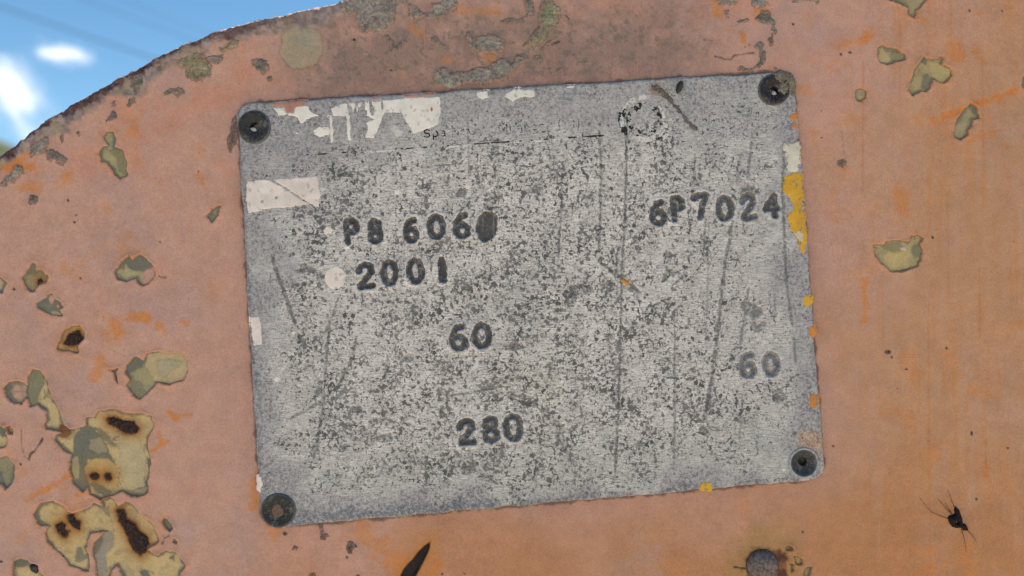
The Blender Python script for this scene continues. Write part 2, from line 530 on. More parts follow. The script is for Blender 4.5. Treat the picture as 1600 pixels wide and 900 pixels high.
def cloud(name, cx, cy, rx, ry, rot, dens, label, seed):
    dist = 1600.0; k = dist / CAM_D * S
    t = NT("cloud_vapour"); t.t.nodes.remove(t.b)
    pv = t.n("ShaderNodeVolumePrincipled"); pv.inputs['Color'].default_value = (1, 1, 1, 1); pv.inputs['Anisotropy'].default_value = 0.35
    ln = t.n("ShaderNodeVectorMath", operation='LENGTH'); t.l(t.tc(), ln.inputs[0])
    nz = t.n("ShaderNodeTexNoise"); nz.inputs['Scale'].default_value = 1.9; nz.inputs['Detail'].default_value = 7
    mp = t.n("ShaderNodeMapping"); mp.inputs['Location'].default_value = (seed * 3.1, seed, 0); t.l(t.tc(), mp.inputs[0]); t.l(mp.outputs[0], nz.inputs['Vector'])
    e = t.math('SUBTRACT', t.math('MULTIPLY_ADD', nz.outputs['Fac'], 2.6, -0.42), ln.outputs['Value'])
    d = t.ramp(e, 0.0, 0.75, 0.0, dens)
    t.l(d, pv.inputs['Density']); t.l(pv.outputs[0], t.out.inputs['Volume'])
    # a lumpy closed shell
    nu, nv = 28, 16; co = []
    for j in range(nv + 1):
        th = math.pi * j / nv
        for i in range(nu):
            ph = 2 * math.pi * i / nu
            co.append((math.sin(th) * math.cos(ph), math.sin(th) * math.sin(ph), math.cos(th)))
    f = [(j * nu + i, (j + 1) * nu + i, (j + 1) * nu + (i + 1) % nu, j * nu + (i + 1) % nu) for j in range(nv) for i in range(nu)]
    o = make_obj(name, np.array(co) * 1.25, f, t.m, loc=(0, 0, 0))
    o.location = ((cx - 800) * k, dist, (450 - cy) * k); o.scale = (rx * k, 0.6 * rx * k, ry * k)
    o.rotation_euler = (0, rot, 0)
    tag(o, label, "cloud")
    t.m.volume_intersection_method if hasattr(t.m, 'volume_intersection_method') else None
cloud("cloud", 98, 84, 60, 20, math.radians(8), 0.02, "small elongated white cloud alone in the blue sky", 1)
cloud("cloud", 16, 142, 130, 48, math.radians(54), 0.011, "large white cloud slanting down behind the curved metal edge", 2)
scene.cycles.volume_step_rate = 2.0
scene.cycles.volume_max_steps = 64
scene.cycles.volume_bounces = 5

# ------------------------------------------------------------------ the sheet: outline and everything on it (layout units)
edge_pts = np.array([(0, 240), (24, 222), (49, 201), (73, 184), (122, 151), (156, 137), (171, 128), (208, 107), (244, 88), (289, 68),
                     (333, 48), (360, 38), (405, 28), (449, 22), (475, 11), (520, 2.5)])
left_pts = [(-395, 1700), (-392, 1300), (-380, 1000), (-350, 790), (-285, 600), (-195, 440), (-100, 330)]
top_pts = [(600, -16), (700, -36), (820, -56), (1000, -76), (1250, -85)]
half = np.array(left_pts + [tuple(p) for p in edge_pts] + top_pts, float)
rim_line = np.concatenate([half, (half * (-1, 1) + (2500, 0))[::-1][1:]])
CX, CY = 1250.0, 900.0
_a = np.unwrap(np.arctan2(rim_line[:, 1] - CY, rim_line[:, 0] - CX)); _r = np.hypot(rim_line[:, 0] - CX, rim_line[:, 1] - CY)
_t = np.linspace(_a.min(), _a.max(), 1600)
_rr = np.interp(_t, _a, _r)
_k = np.hanning(41); _k /= _k.sum()
_rr = np.convolve(np.pad(_rr, 20, mode='edge'), _k, 'valid')

def rim_r(ang):                          # radius of the sheet's outline at an angle
    return np.interp(np.where(ang < _t[0], ang + 2 * math.pi, ang), _t, _rr)

def arc_d(X, Y):                         # distance inside the rim (positive on the sheet)
    ang = np.arctan2(Y - CY, X - CX)
    return (rim_r(ang) - np.hypot(X - CX, Y - CY)) * 0.9

TAN, GRN, PNK, RHL, DRK, PAL = (180, 160, 118), (112, 112, 97), (188, 146, 128), (150, 98, 48), (74, 66, 56), (186, 176, 150)

def Z6(p): return z3(p, 0, 600, 3)
def Z5(p): return z3(p, 0, 300, 3)
def Z1(p): return z3(p, 0, 0, 3)
def Z4(p): return z3(p, 1200, 0, 4)
def ZL(p): return z3(p, 0, 740, 5)

# each bare patch: outline(s), tone, rim (width of the green rim), zones of other tones, rust spots
PATCHES = [
 dict(polys=[Z6([(400,160),(440,150),(455,125),(530,112),(600,140),(660,135),(705,150),(725,195),(700,235),(690,260),(712,370),(700,420),(697,505),(670,525),(620,530),(575,505),(530,520),(470,545),(420,515),(410,480),(390,510),(340,465),(322,400),(330,330),(300,315),(275,290),(250,260),(265,235),(330,215),(370,205),(400,190)])],
      rim=3, zones=[(Z6([(335,330),(350,240),(400,190),(440,210),(470,250),(500,310),(540,380),(470,350),(410,360),(400,400),(420,470),(400,510),(340,470),(322,400)]), GRN),
                    (Z6([(420,260),(470,250),(500,320),(450,330),(415,300)]), (150,142,112)), (Z6([(335,350),(360,340),(370,440),(350,450),(335,410)]), (165,150,112)),
                    (Z6([(410,470),(440,460),(520,510),(500,535),(450,500)]), GRN), (Z6([(690,350),(716,370),(700,420),(690,390)]), GRN), (Z6([(630,490),(690,455),(700,465),(660,490)]), GRN),
                    (Z6([(450,215),(470,215),(550,295),(535,305),(480,260)]), (128,122,98)), (Z6(circ(300,232,30,22)), (126,88,56)), (Z6(circ(470,405,75,55)), (186,160,108)), (Z6([(560,240),(640,250),(680,330),(670,480),(600,500),(560,420)]), (184,168,130))],
      rust=[Z6([(500,165),(525,160),(575,178),(620,185),(640,210),(635,225),(590,228),(545,200),(510,188)]), Z6(circ(440,432,17,13)), Z6(circ(503,437,11,13))],
      label="largest bare patch, tan primer with a long dark rust spot"),
 dict(polys=[Z6([(130,-40),(150,-75),(190,-60),(215,-20),(245,60),(280,130),(300,190),(340,215),(320,250),(270,225),(215,210),(205,190),(222,170),(215,130),(175,95),(140,110),(128,60)])],
      rim=4, zones=[(Z6([(130,-40),(150,-75),(190,-60),(205,0),(180,40),(165,100),(140,110),(128,40)]), (130,126,100)), (Z6(circ(295,205,26,20)), (118,78,50))]),
 dict(polys=[Z6([(15,20),(40,-8),(90,-15),(130,10),(135,60),(100,90),(60,85),(25,60)])], rim=5, tone=(176,140,122), amp=3.0, zones=[(Z6([(15,20),(40,-8),(55,10),(45,40),(60,75),(25,60)]), GRN)]),
 dict(polys=[Z6([(150,610),(190,560),(240,548),(300,570),(320,600),(350,605),(410,580),(440,555),(500,570),(530,620),(530,690),(430,700),(400,770),(415,800),(420,880),(400,885),(330,850),(270,790),(220,740),(210,690),(230,665),(185,670)]),
              Z6([(470,540),(520,525),(550,575),(590,550),(620,560),(650,600),(720,660),(750,740),(690,775),(740,805),(780,780),(825,790),(870,850),(850,880),(840,960),(600,960),(550,850),(520,870),(500,960),(455,960),(445,830),(430,780),(440,740),(490,690),(530,690),(480,600)])],
      rim=3, zones=[(Z6([(150,610),(175,575),(185,640),(230,665),(185,672)]), GRN), (Z6([(438,720),(500,690),(530,700),(530,760),(490,790),(500,880),(460,920),(445,830),(432,780)]), (150,140,122)),
                    (Z6([(436,740),(470,715),(480,740),(455,790),(440,800)]), GRN), (Z6([(360,770),(375,770),(385,810),(420,800),(415,815),(345,840)]), (132,126,104)),
                    (Z6([(470,585),(510,580),(510,620),(490,615)]), (140,132,108)), (Z6([(650,880),(690,880),(700,905),(660,905)]), GRN), (Z6([(790,820),(812,805),(815,830)]), GRN)],
      rust=[Z6([(315,620),(340,612),(345,640),(366,650),(365,680),(350,672),(320,650)]), Z6([(265,665),(285,655),(298,662),(295,685),(320,692),(300,718),(285,710),(270,690)]),
            Z6([(545,595),(575,590),(590,640),(625,660),(640,690),(685,720),(692,750),(670,790),(655,803),(625,780),(600,720),(580,680),(560,640)])],
      label="bare patch with three black rust spots"),
 dict(polys=[ZL([(100,720),(105,690),(160,668),(215,680),(240,705),(300,720),(300,760),(340,800),(345,850),(95,850)])], rim=5, zones=[(ZL(circ(150,710,45,22)), GRN)], crust=[ZL(circ(262,738,38,30))]),
 dict(polys=[ZL([(1258,375),(1275,345),(1310,352),(1358,425),(1325,460),(1290,430)])], rim=6, tone=(150,144,116)),
 dict(polys=[ZL([(1340,535),(1365,508),(1395,525),(1380,560)])], rim=3, tone=(150,144,116)),
 dict(polys=[Z6([(-40,350),(0,345),(35,338),(68,370),(74,430),(50,475),(25,502),(8,470),(-40,480)])], rim=4, tone=(132,128,104), zones=[(Z6([(-40,400),(5,420),(25,500),(-40,490)]), GRN)]),
 dict(polys=[Z6([(-40,190),(5,192),(30,215),(40,250),(30,295),(-40,300)])], rim=6, zones=[(Z6(circ(12,225,14,20)), GRN)]),
 dict(polys=[Z6([(25,200),(45,192),(68,215),(62,238),(40,235)])], rim=2, tone=(186,130,92)),
 dict(polys=[Z5([(100,400),(150,330),(165,335),(170,365),(195,360),(205,385),(230,390),(215,420),(180,435),(160,470),(140,465),(110,430)])], rim=7, tone=(134,130,104), rust=[Z5(circ(183,418,9,6))]),
 dict(polys=[Z5([(168,525),(190,508),(240,475),(252,500),(270,510),(295,540),(280,548),(296,582),(245,580),(200,560),(170,545)])], rim=8, tone=GRN, zones=[(Z5(circ(238,505,12,16)), PNK), (Z5(circ(268,535,9,12)), PNK), (Z5(circ(262,570,25,8,0.2)), (160,150,120))]),
 dict(polys=[Z5([(260,722),(300,650),(340,625),(375,622),(395,650),(400,685),(365,720),(372,758),(345,757),(320,740),(265,748)])], rim=2, tone=(184,156,104), rust=[Z5([(302,712),(325,668),(365,655),(380,690),(350,715),(315,720)])]),
 dict(polys=[Z5([(525,375),(580,320),(605,300),(620,320),(650,293),(690,310),(715,345),(725,385),(700,425),(670,437),(645,425),(635,405),(590,422),(545,405)])], rim=5, tone=(154,146,112),
      zones=[(Z5([(580,320),(605,300),(650,293),(700,320),(715,350),(660,375),(600,360)]), GRN), (Z5([(665,375),(715,355),(722,395),(700,422),(668,432)]), PNK)]),
 dict(polys=[Z5([(590,810),(630,775),(670,785),(690,760),(745,748),(810,760),(850,752),(880,790),(880,840),(860,885),(790,903),(730,890),(715,920),(690,945),(655,975),(620,950),(590,905),(612,880),(590,845)])], rim=4, tone=(148,140,108),
      zones=[(Z5([(690,760),(745,748),(850,752),(880,790),(880,840),(860,885),(790,903),(720,880),(680,820)]), (182,162,122)), (Z5([(590,810),(630,775),(668,785),(660,820),(600,850)]), GRN), (Z5([(730,795),(800,780),(850,800),(800,830),(770,870),(745,850)]), (170,158,128)), (Z5([(612,880),(660,900),(690,945),(655,975),(615,940)]), (136,130,104))]),
 dict(polys=[Z5([(500,828),(530,832),(558,822),(545,845),(555,900),(540,880),(530,845)])], rim=8, tone=GRN, amp=0.6),
 dict(polys=[Z5([(968,110),(990,75),(1030,65),(1022,108),(990,150)])], rim=4, tone=(140,134,106)),
 dict(polys=[Z5([(-30,390),(5,395),(35,425),(20,440),(10,475),(-30,460)])], rim=4, tone=(180,150,130)),
 dict(polys=[Z1([(460,720),(475,690),(500,680),(482,640),(500,615),(530,615),(541,650),(530,690),(575,700),(595,760),(590,820),(560,838),(530,810),(500,765),(470,755)])], rim=3, tone=(152,142,106), zones=[(Z1([(500,700),(575,700),(595,760),(590,820),(555,800),(545,740)]), (132,126,96))]),
 dict(polys=[Z4([(680,340),(690,300),(715,283),(760,295),(800,300),(835,330),(860,340),(855,370),(800,380),(740,405),(700,400),(682,370)])], rim=3, tone=(168,150,112), zones=[(Z4(circ(810,345,45,22)), (140,134,104))]),
 dict(polys=[Z4([(870,570),(910,440),(975,350),(1000,360),(1040,370),(1090,350),(1090,400),(1140,430),(1150,470),(1130,500),(1090,520),(1050,505),(1025,490),(1020,540),(990,575),(960,570),(900,600)])], rim=3, tone=(158,144,106),
      zones=[(Z4([(1000,375),(1090,400),(1140,430),(1148,470),(1090,515),(1030,480)]), (176,158,112)), (Z4([(975,470),(1000,460),(1020,500),(985,560),(965,540)]), (124,118,94)), (Z4([(960,355),(1000,360),(990,400),(965,385)]), GRN)]),
 dict(polys=[Z4([(540,590),(555,555),(580,540),(620,570),(612,615),(580,637),(550,625)])], rim=2, tone=(166,148,112)),
 dict(polys=[Z4([(1160,820),(1180,740),(1230,680),(1275,642),(1310,670),(1323,740),(1285,745),(1280,790),(1255,810),(1250,845),(1200,875),(1165,855)])], rim=6, tone=(148,136,106), zones=[(Z4([(1250,650),(1310,660),(1320,730),(1300,720)]), GRN)]),
 dict(polys=[Z4([(750,-60),(755,0),(870,40),(880,90),(915,112),(928,60),(975,25),(995,-10),(990,-60)])], rim=4, tone=(150,138,106)),
 dict(polys=[Z4([(1590,480),(1640,440),(1680,500),(1640,560),(1588,545)])], rim=4, tone=(140,130,104)),
 dict(polys=[z3([(345,660),(420,660),(430,640),(530,635),(575,640),(585,605),(640,598),(665,625),(645,665),(665,700),(655,760),(620,800),(560,825),(510,843),(450,832),(400,790),(355,720)],1280,220,4.09)], rim=2, tone=(172,154,108),
      zones=[(z3([(380,660),(520,650),(560,690),(480,715),(420,690)],1280,220,4.09), (142,134,98)), (z3(circ(625,700,30,40),1280,220,4.09), (128,124,96)), (z3(circ(548,690,22,14),1280,220,4.09), (196,180,158))]),
 dict(polys=[z3([(880,345),(930,325),(965,340),(1000,385),(960,400),(900,390)],1140,820,10)], rim=3, tone=(140,128,92)),
 dict(polys=[z3([(1000,490),(1060,480),(1130,520),(1155,580),(1100,640),(1030,620)],1140,820,10)], rim=1.2, tone=(166,134,84)),
 dict(polys=[z3([(920,600),(1000,590),(1010,700),(960,760),(945,660)],1140,820,10)], rim=3, tone=(126,120,92)),
 dict(polys=[z3([(1150,690),(1230,650),(1285,660),(1270,760),(1240,840),(1150,850)],1140,820,10)], rim=3, tone=(150,130,92)),
]
# raised grey crusts of lichen and dirt: outline, colour, height
CRC, CRG, CRP = (148, 141, 130), (124, 121, 110), (112, 104, 106)
ZT1 = lambda p: z3(p, 540, 0, 6.43)
ZT2 = lambda p: z3(p, 720, 0, 6.43)
ZT3 = lambda p: z3(p, 1040, 0, 6.15)
ZA = lambda p: z3(p, 0, 80, 4.09)
ZB = lambda p: z3(p, 200, 0, 5.62)
CRUSTS = [
 (ZT1([(-60,-60),(640,-60),(620,40),(540,30),(520,140),(490,240),(430,290),(330,330),(250,310),(200,345),(160,320),(110,230),(70,150),(-60,120)]), CRC, 4),
 (ZT1([(110,150),(175,140),(190,220),(240,240),(220,310),(185,330),(140,270)]), CRP, 5), (ZT1([(270,160),(330,200),(390,240),(370,265),(310,245)]), CRP, 5),
 (ZT1([(620,40),(700,60),(800,110),(870,110),(860,40),(960,30),(1000,-60),(1110,-60),(1110,100),(1040,130),(980,190),(900,215),(800,190),(720,220),(640,190)]), CRC, 4),
 (ZT1([(380,340),(430,345),(480,400),(480,450),(540,430),(600,400),(640,430),(580,440),(530,520),(460,510),(450,460),(390,420)]), CRG, 4),
 (ZT1([(860,390),(895,355),(930,390),(960,430),(1015,470),(990,485),(940,465),(880,460)]), CRG, 4),
 (ZT1([(1200,310),(1250,310),(1290,380),(1420,340),(1500,350),(1580,390),(1600,470),(1540,530),(1400,520),(1290,520),(1230,500),(1205,420)]), CRC, 5),
 (ZT1([(900,700),(1000,680),(1060,720),(1140,700),(1250,700),(1330,680),(1420,690),(1500,620),(1570,560),(1640,600),(1660,660),(1720,560),(1830,560),(1840,600),(1760,650),(1700,700),(1600,800),(1400,850),(1250,830),(1050,890),(900,870),(880,790)]), CRC, 6),
 (ZT2([(640,-60),(700,-60),(745,70),(740,150),(660,180),(620,230),(480,240),(400,230),(400,200),(560,195),(640,150)]), CRG, 3.5),
 (ZT2([(790,60),(850,10),(930,20),(990,90),(1000,200),(940,290),(900,330),(860,400),(800,440),(730,510),(720,440),(650,450),(720,360),(790,270),(765,200),(775,120)]), (142,138,112), 4),
 (ZT2([(870,420),(960,350),(1030,290),(1010,330),(940,410),(860,470),(790,530),(800,500)]), CRG, 3),
 (ZT2([(760,560),(810,570),(825,610),(790,650),(760,620)]), CRG, 3), (ZT2([(870,670),(920,680),(920,720),(880,730)]), CRG, 2),
 (ZT2([(1230,620),(1290,590),(1300,640),(1260,670)]), CRG, 3), (ZT2([(970,690),(1030,670),(1010,720),(980,750)]), CRG, 2), (ZT2([(1090,520),(1170,545),(1160,580),(1100,550)]), CRG, 2),
 (ZT3([(495,-60),(740,-60),(750,10),(660,25),(600,60),(520,40)]), CRC, 5), (ZT3([(810,-60),(980,-60),(985,50),(900,90),(830,70)]), CRC, 6),
 (ZT3([(560,110),(600,85),(640,90),(600,120),(600,180),(560,205),(540,190),(580,170)]), CRG, 2), (ZT3(circ(750,205,48,20,-0.15)), CRG, 4), (ZT3(circ(793,440,34,20,-0.7)), CRG, 4),
 (ZT3([(865,180),(940,140),(920,100),(990,105),(1010,160),(1060,240),(1085,290),(1075,330),(1040,350),(1030,430),(1000,445),(985,380),(1000,310),(1000,260),(950,220),(890,200)]), CRG, 5),
 (ZT3([(850,430),(880,415),(940,420),(940,470),(978,510),(950,560),(950,620),(900,660),(850,640),(880,570),(910,520),(900,470),(860,455)]), CRG, 5),
 (ZT3([(670,670),(740,640),(820,665),(860,650),(850,690),(690,695)]), CRG, 5), (ZT3([(1170,-60),(1450,-60),(1470,50),(1440,55),(1420,15),(1330,20),(1270,45),(1225,20)]), CRC, 5),
 (ZT3([(1020,640),(1090,660),(1030,672)]), CRG, 3),
 (ZA([(190,600),(240,550),(310,540),(325,590),(290,640),(230,670),(190,685)]), CRC, 4), (ZA([(290,650),(330,625),(380,650),(420,690),(400,730),(350,700),(300,700)]), CRG, 6),
 (ZA([(30,820),(80,760),(100,730),(140,740),(150,780),(90,830),(30,860),(10,850)]), CRC, 5), (ZA([(355,470),(430,480),(440,510),(400,520),(410,575),(395,580),(380,525),(345,505)]), CRG, 3),
 (ZA([(670,440),(700,400),(720,365),(745,395),(750,435),(700,450),(675,460)]), (96,98,98), 6), (ZA([(815,240),(860,170),(910,160),(915,210),(880,260),(860,330),(820,355),(815,310),(840,270),(800,265)]), CRG, 4),
 (ZA([(715,320),(740,315),(735,360),(718,350)]), CRG, 3), (ZA([(485,525),(505,518),(512,545),(495,548)]), CRG, 3),
 (ZB([(400,530),(500,480),(600,460),(650,470),(700,540),(740,580),(720,680),(660,700),(640,740),(580,700),(510,690),(500,620),(430,580)]), (150,140,112), 3), (ZB([(560,440),(640,460),(660,500),(800,470),(840,480),(830,540),(760,560),(700,530),(600,500)]), CRC, 4),
 (ZB([(800,420),(920,360),(980,340),(960,420),(900,450),(830,470)]), (150,140,112), 3), (ZB([(1085,530),(1140,525),(1210,530),(1235,620),(1190,670),(1140,630),(1090,570)]), CRG, 5), (ZB(circ(1245,690,24,24)), CRG, 4),
 (ZB([(310,810),(370,775),(430,800),(440,835),(390,825),(320,835)]), CRG, 4), (ZB([(0,760),(80,660),(130,640),(130,770),(70,850),(0,880)]), CRG, 3),
 (Z5(circ(155, 35, 20, 22)), (110,112,102), 4), (Z5(circ(359,113,9,8)), CRG, 2), (circ(1317,255,7,7), (110,104,92), 4),
 (z3([(565,625),(580,590),(610,590),(622,620),(600,665),(580,670)],400,700,4), (104,92,80), 6), (z3([(395,470),(412,470),(415,530),(440,545),(430,575),(412,570),(405,530),(395,500)],400,700,4), (108,92,80), 4),
 (z3(circ(247,628,14,14),400,700,4), (140,84,40), 3), (z3([(620,800),(640,768),(656,790),(650,830),(620,830)],400,700,4), (104,88,60), 4), (z3([(335,790),(365,785),(380,830),(330,830)],400,700,4), (132,104,60), 2.5),
 ([(352,215),(362,195),(368,180),(372,200),(368,225),(360,238)], (112,96,88), 3),
 (Z1([(165,280),(195,262),(180,292)]) if False else circ(280, 143, 9, 5, 0.3), CRG, 3),
 (circ(250, 98, 9, 4, 0.1), CRG, 2),
]
# fresh orange where the faded film is rubbed away: (points, half width, strength)
SMEARS = [([(1455,186),(1500,172),(1550,155),(1592,140)], 7, 0.9), ([(1515,220),(1552,209)], 4, 0.6), ([(45,781),(80,760),(106,744)], 6, 0.8), ([(120,775),(142,767)], 5, 0.7), ([(125,786),(150,780)], 3, 0.5),
          ([(176,500),(182,525)], 13, 0.9), ([(200,495),(230,498)], 9, 0.8), ([(248,510),(258,520)], 7, 0.7), ([(285,503),(292,506)], 5, 0.7), ([(158,560),(150,590)], 10, 0.6), ([(265,645),(275,655)], 5, 0.8), ([(280,650),(300,648)], 4, 0.6),
          ([(238,705),(262,690)], 4, 0.8), ([(248,675),(250,690)], 4, 0.7), ([(0,262),(30,250),(50,225),(56,215)], 8, 1.0), ([(20,262),(45,262)], 14, 0.9), ([(85,205),(100,190),(110,165)], 7, 0.7), ([(100,285),(110,270)], 10, 0.6), ([(35,290),(60,295)], 8, 0.6),
          ([(175,60),(176,62)], 6, 0.0), ([(1350,58),(1356,62)], 8, 0.8), ([(1310,72),(1340,66),(1362,48)], 9, 0.45), ([(1485,70),(1500,92)], 11, 0.7), ([(1525,80),(1536,95)], 9, 0.6), ([(1160,55),(1161,65)], 5, 0.8), ([(1122,2),(1122,20)], 8, 0.7), ([(1180,15),(1200,18)], 9, 0.6),
          ([(1350,440),(1352,500)], 6, 0.7), ([(1408,300),(1412,325)], 12, 0.6), ([(1320,262),(1318,270)], 9, 0.7), ([(210,185),(212,205)], 9, 0.5), ([(312,275),(318,285)], 6, 0.5), ([(1455,860),(1456,900)], 8, 0.5), ([(1510,850),(1515,900)], 9, 0.6), ([(1540,720),(1540,750)], 4, 0.6), ([(1428,22),(1450,35)], 6, 0.6),
          ([(1385,640),(1420,655)], 14, 0.35), ([(1415,560),(1430,590)], 16, 0.35), ([(1520,610),(1545,615)], 10, 0.4), ([(560,830),(640,890)], 24, 0.5), ([(680,880),(670,910)], 14, 0.7), ([(400,740),(396,790)], 9, 0.6), ([(418,815),(430,835)], 10, 0.5), ([(715,15),(780,20)], 8, 0.4), ([(640,40),(660,50)], 8, 0.4), ([(690,92),(705,96)], 8, 0.4), ([(760,90),(775,95)], 7, 0.5), ([(545,8),(560,30)], 8, 0.4), ([(270,75),(255,68)], 8, 0.5)]
# hairline cracks and scores in the paint: (points, half width, darkness)
CRACKS = [(z3([(205,710),(215,670),(245,650),(285,590),(300,565)], 0, 560, 4.5), 1.0, 0.9), (z3([(150,500),(150,600),(175,690),(205,705)], 0, 560, 4.5), 0.6, 0.35), (z3([(480,540),(570,570),(630,570),(660,530),(850,510)], 1040, 0, 6.15), 0.8, 0.6),
          (z3([(370,380),(450,385)], 1040, 0, 6.15), 0.8, 0.5), (ZL([(1270,545),(1285,500),(1275,480)]), 0.8, 0.6), (ZL([(1285,505),(1325,482)]), 0.8, 0.6), ([(1148,886),(1156,887),(1165,888)], 1.3, 0.95), (z3([(1000,150),(1050,150),(1090,190)], 720, 0, 6.43), 0.8, 0.7), (z3([(920,440),(960,425),(985,415)], 720, 0, 6.43), 1.2, 0.8),
          (z3([(630,460),(700,360),(790,260)], 720, 0, 6.43), 0.8, 0.6), (Z5([(745,395),(765,400),(780,398)]), 0.7, 0.5), ([(248,590),(255,610)], 0.5, 0.2), ([(1315,205),(1322,260)], 0.5, 0.2)]
STREAKS = [([(1530, 420), (1531, 530)], 1.0, 0.5), ([(1349, 90), (1348, 300)], 1.0, 0.4), ([(1406, 30), (1406, 170)], 0.8, 0.35), ([(1535, 90), (1536, 230)], 1.0, 0.4), ([(1450, 480), (1454, 900)], 1.2, 0.35), ([(1480, 300), (1482, 460)], 0.8, 0.3), ([(1540, 690), (1540, 745)], 1.0, 0.5), ([(1378, 430), (1380, 560)], 0.9, 0.3)]
SPECKS = [(1387,550,4.5,2.8), (1393,558,1.5,1.5), (1416,577,2,1.3), (1479,544,1.4,2), (1518,677,1.6,3.2), (1302,697,1.5,1.5), (1575,700,1.6,1.4), (1526,780,1.8,1.6), (1457,371,1.8,1.8), (1515,17,1.5,1.5), (1328,82,2.5,1.5), (1314,85,1.3,2), (1239,38,1.7,1.7), (1254,831,1.5,1.5), (691,897,1.3,1.6), (726,896,1.2,1.2), (542,871,2,1.6), (106,313,1.6,1.6), (116,347,1.6,1.6), (22,452,2,2), (126,435,1.4,1.4), (33,725,1.4,1.4), (98,869,1,1), (2,877,2.2,1.6),
          (553,62,3,1.4), (600,38,2,1), (611,110,1.8,1.2), (250,378,1.3,1), (1402,607,1,1), (1278,690,1.5,2), (310,268,1.2,1), (445,834,3,2.5), (1566,17,1,1), (1283,173,1,1), (1284,215,1.4,1)]

def patch_sdf(p, i, X, Y):
    d = np.full(X.shape, 1e9)
    for q in p['polys']:
        d = np.minimum(d, poly_sdf(q, X, Y))
    amp = p.get('amp', 2.3)
    return d + amp * fbm(X, Y, 14, 100 + i, 5, 0.74)

def crust_sdf(poly, i, X, Y):
    return poly_sdf(poly, X, Y) + 4.2 * fbm(X, Y, 13, 300 + i, 5, 0.72)

def bbox(polys, m):
    a = np.concatenate([np.asarray(p, float) for p in polys])
    return a[:, 0].min() - m, a[:, 0].max() + m, a[:, 1].min() - m, a[:, 1].max() + m

GASH = z3([(720,268),(712,350),(690,420),(640,520),(560,680),(500,790),(460,900),(230,900),(260,790),(310,690),(375,610),(450,540),(530,430),(620,340)], 600, 820, 10)

# --- build the painted coat
def nonuni(lo, f0, f1, hi, step, grow=1.22):
    a = list(np.arange(f0, f1 + step * 0.5, step)); s_ = step; left = []; x = f0
    while x > lo: s_ *= grow; x -= s_; left.append(max(x, lo))
    s_ = step; right = []; x = a[-1]
    while x < hi: s_ *= grow; x += s_; right.append(min(x, hi))
    return np.array(left[::-1] + a + right)

panel = empty("machine_panel", tuple(W(CX, 1560, 0)), "weathered orange painted steel sheet with curved top edge, chipped and rusting", "panel")

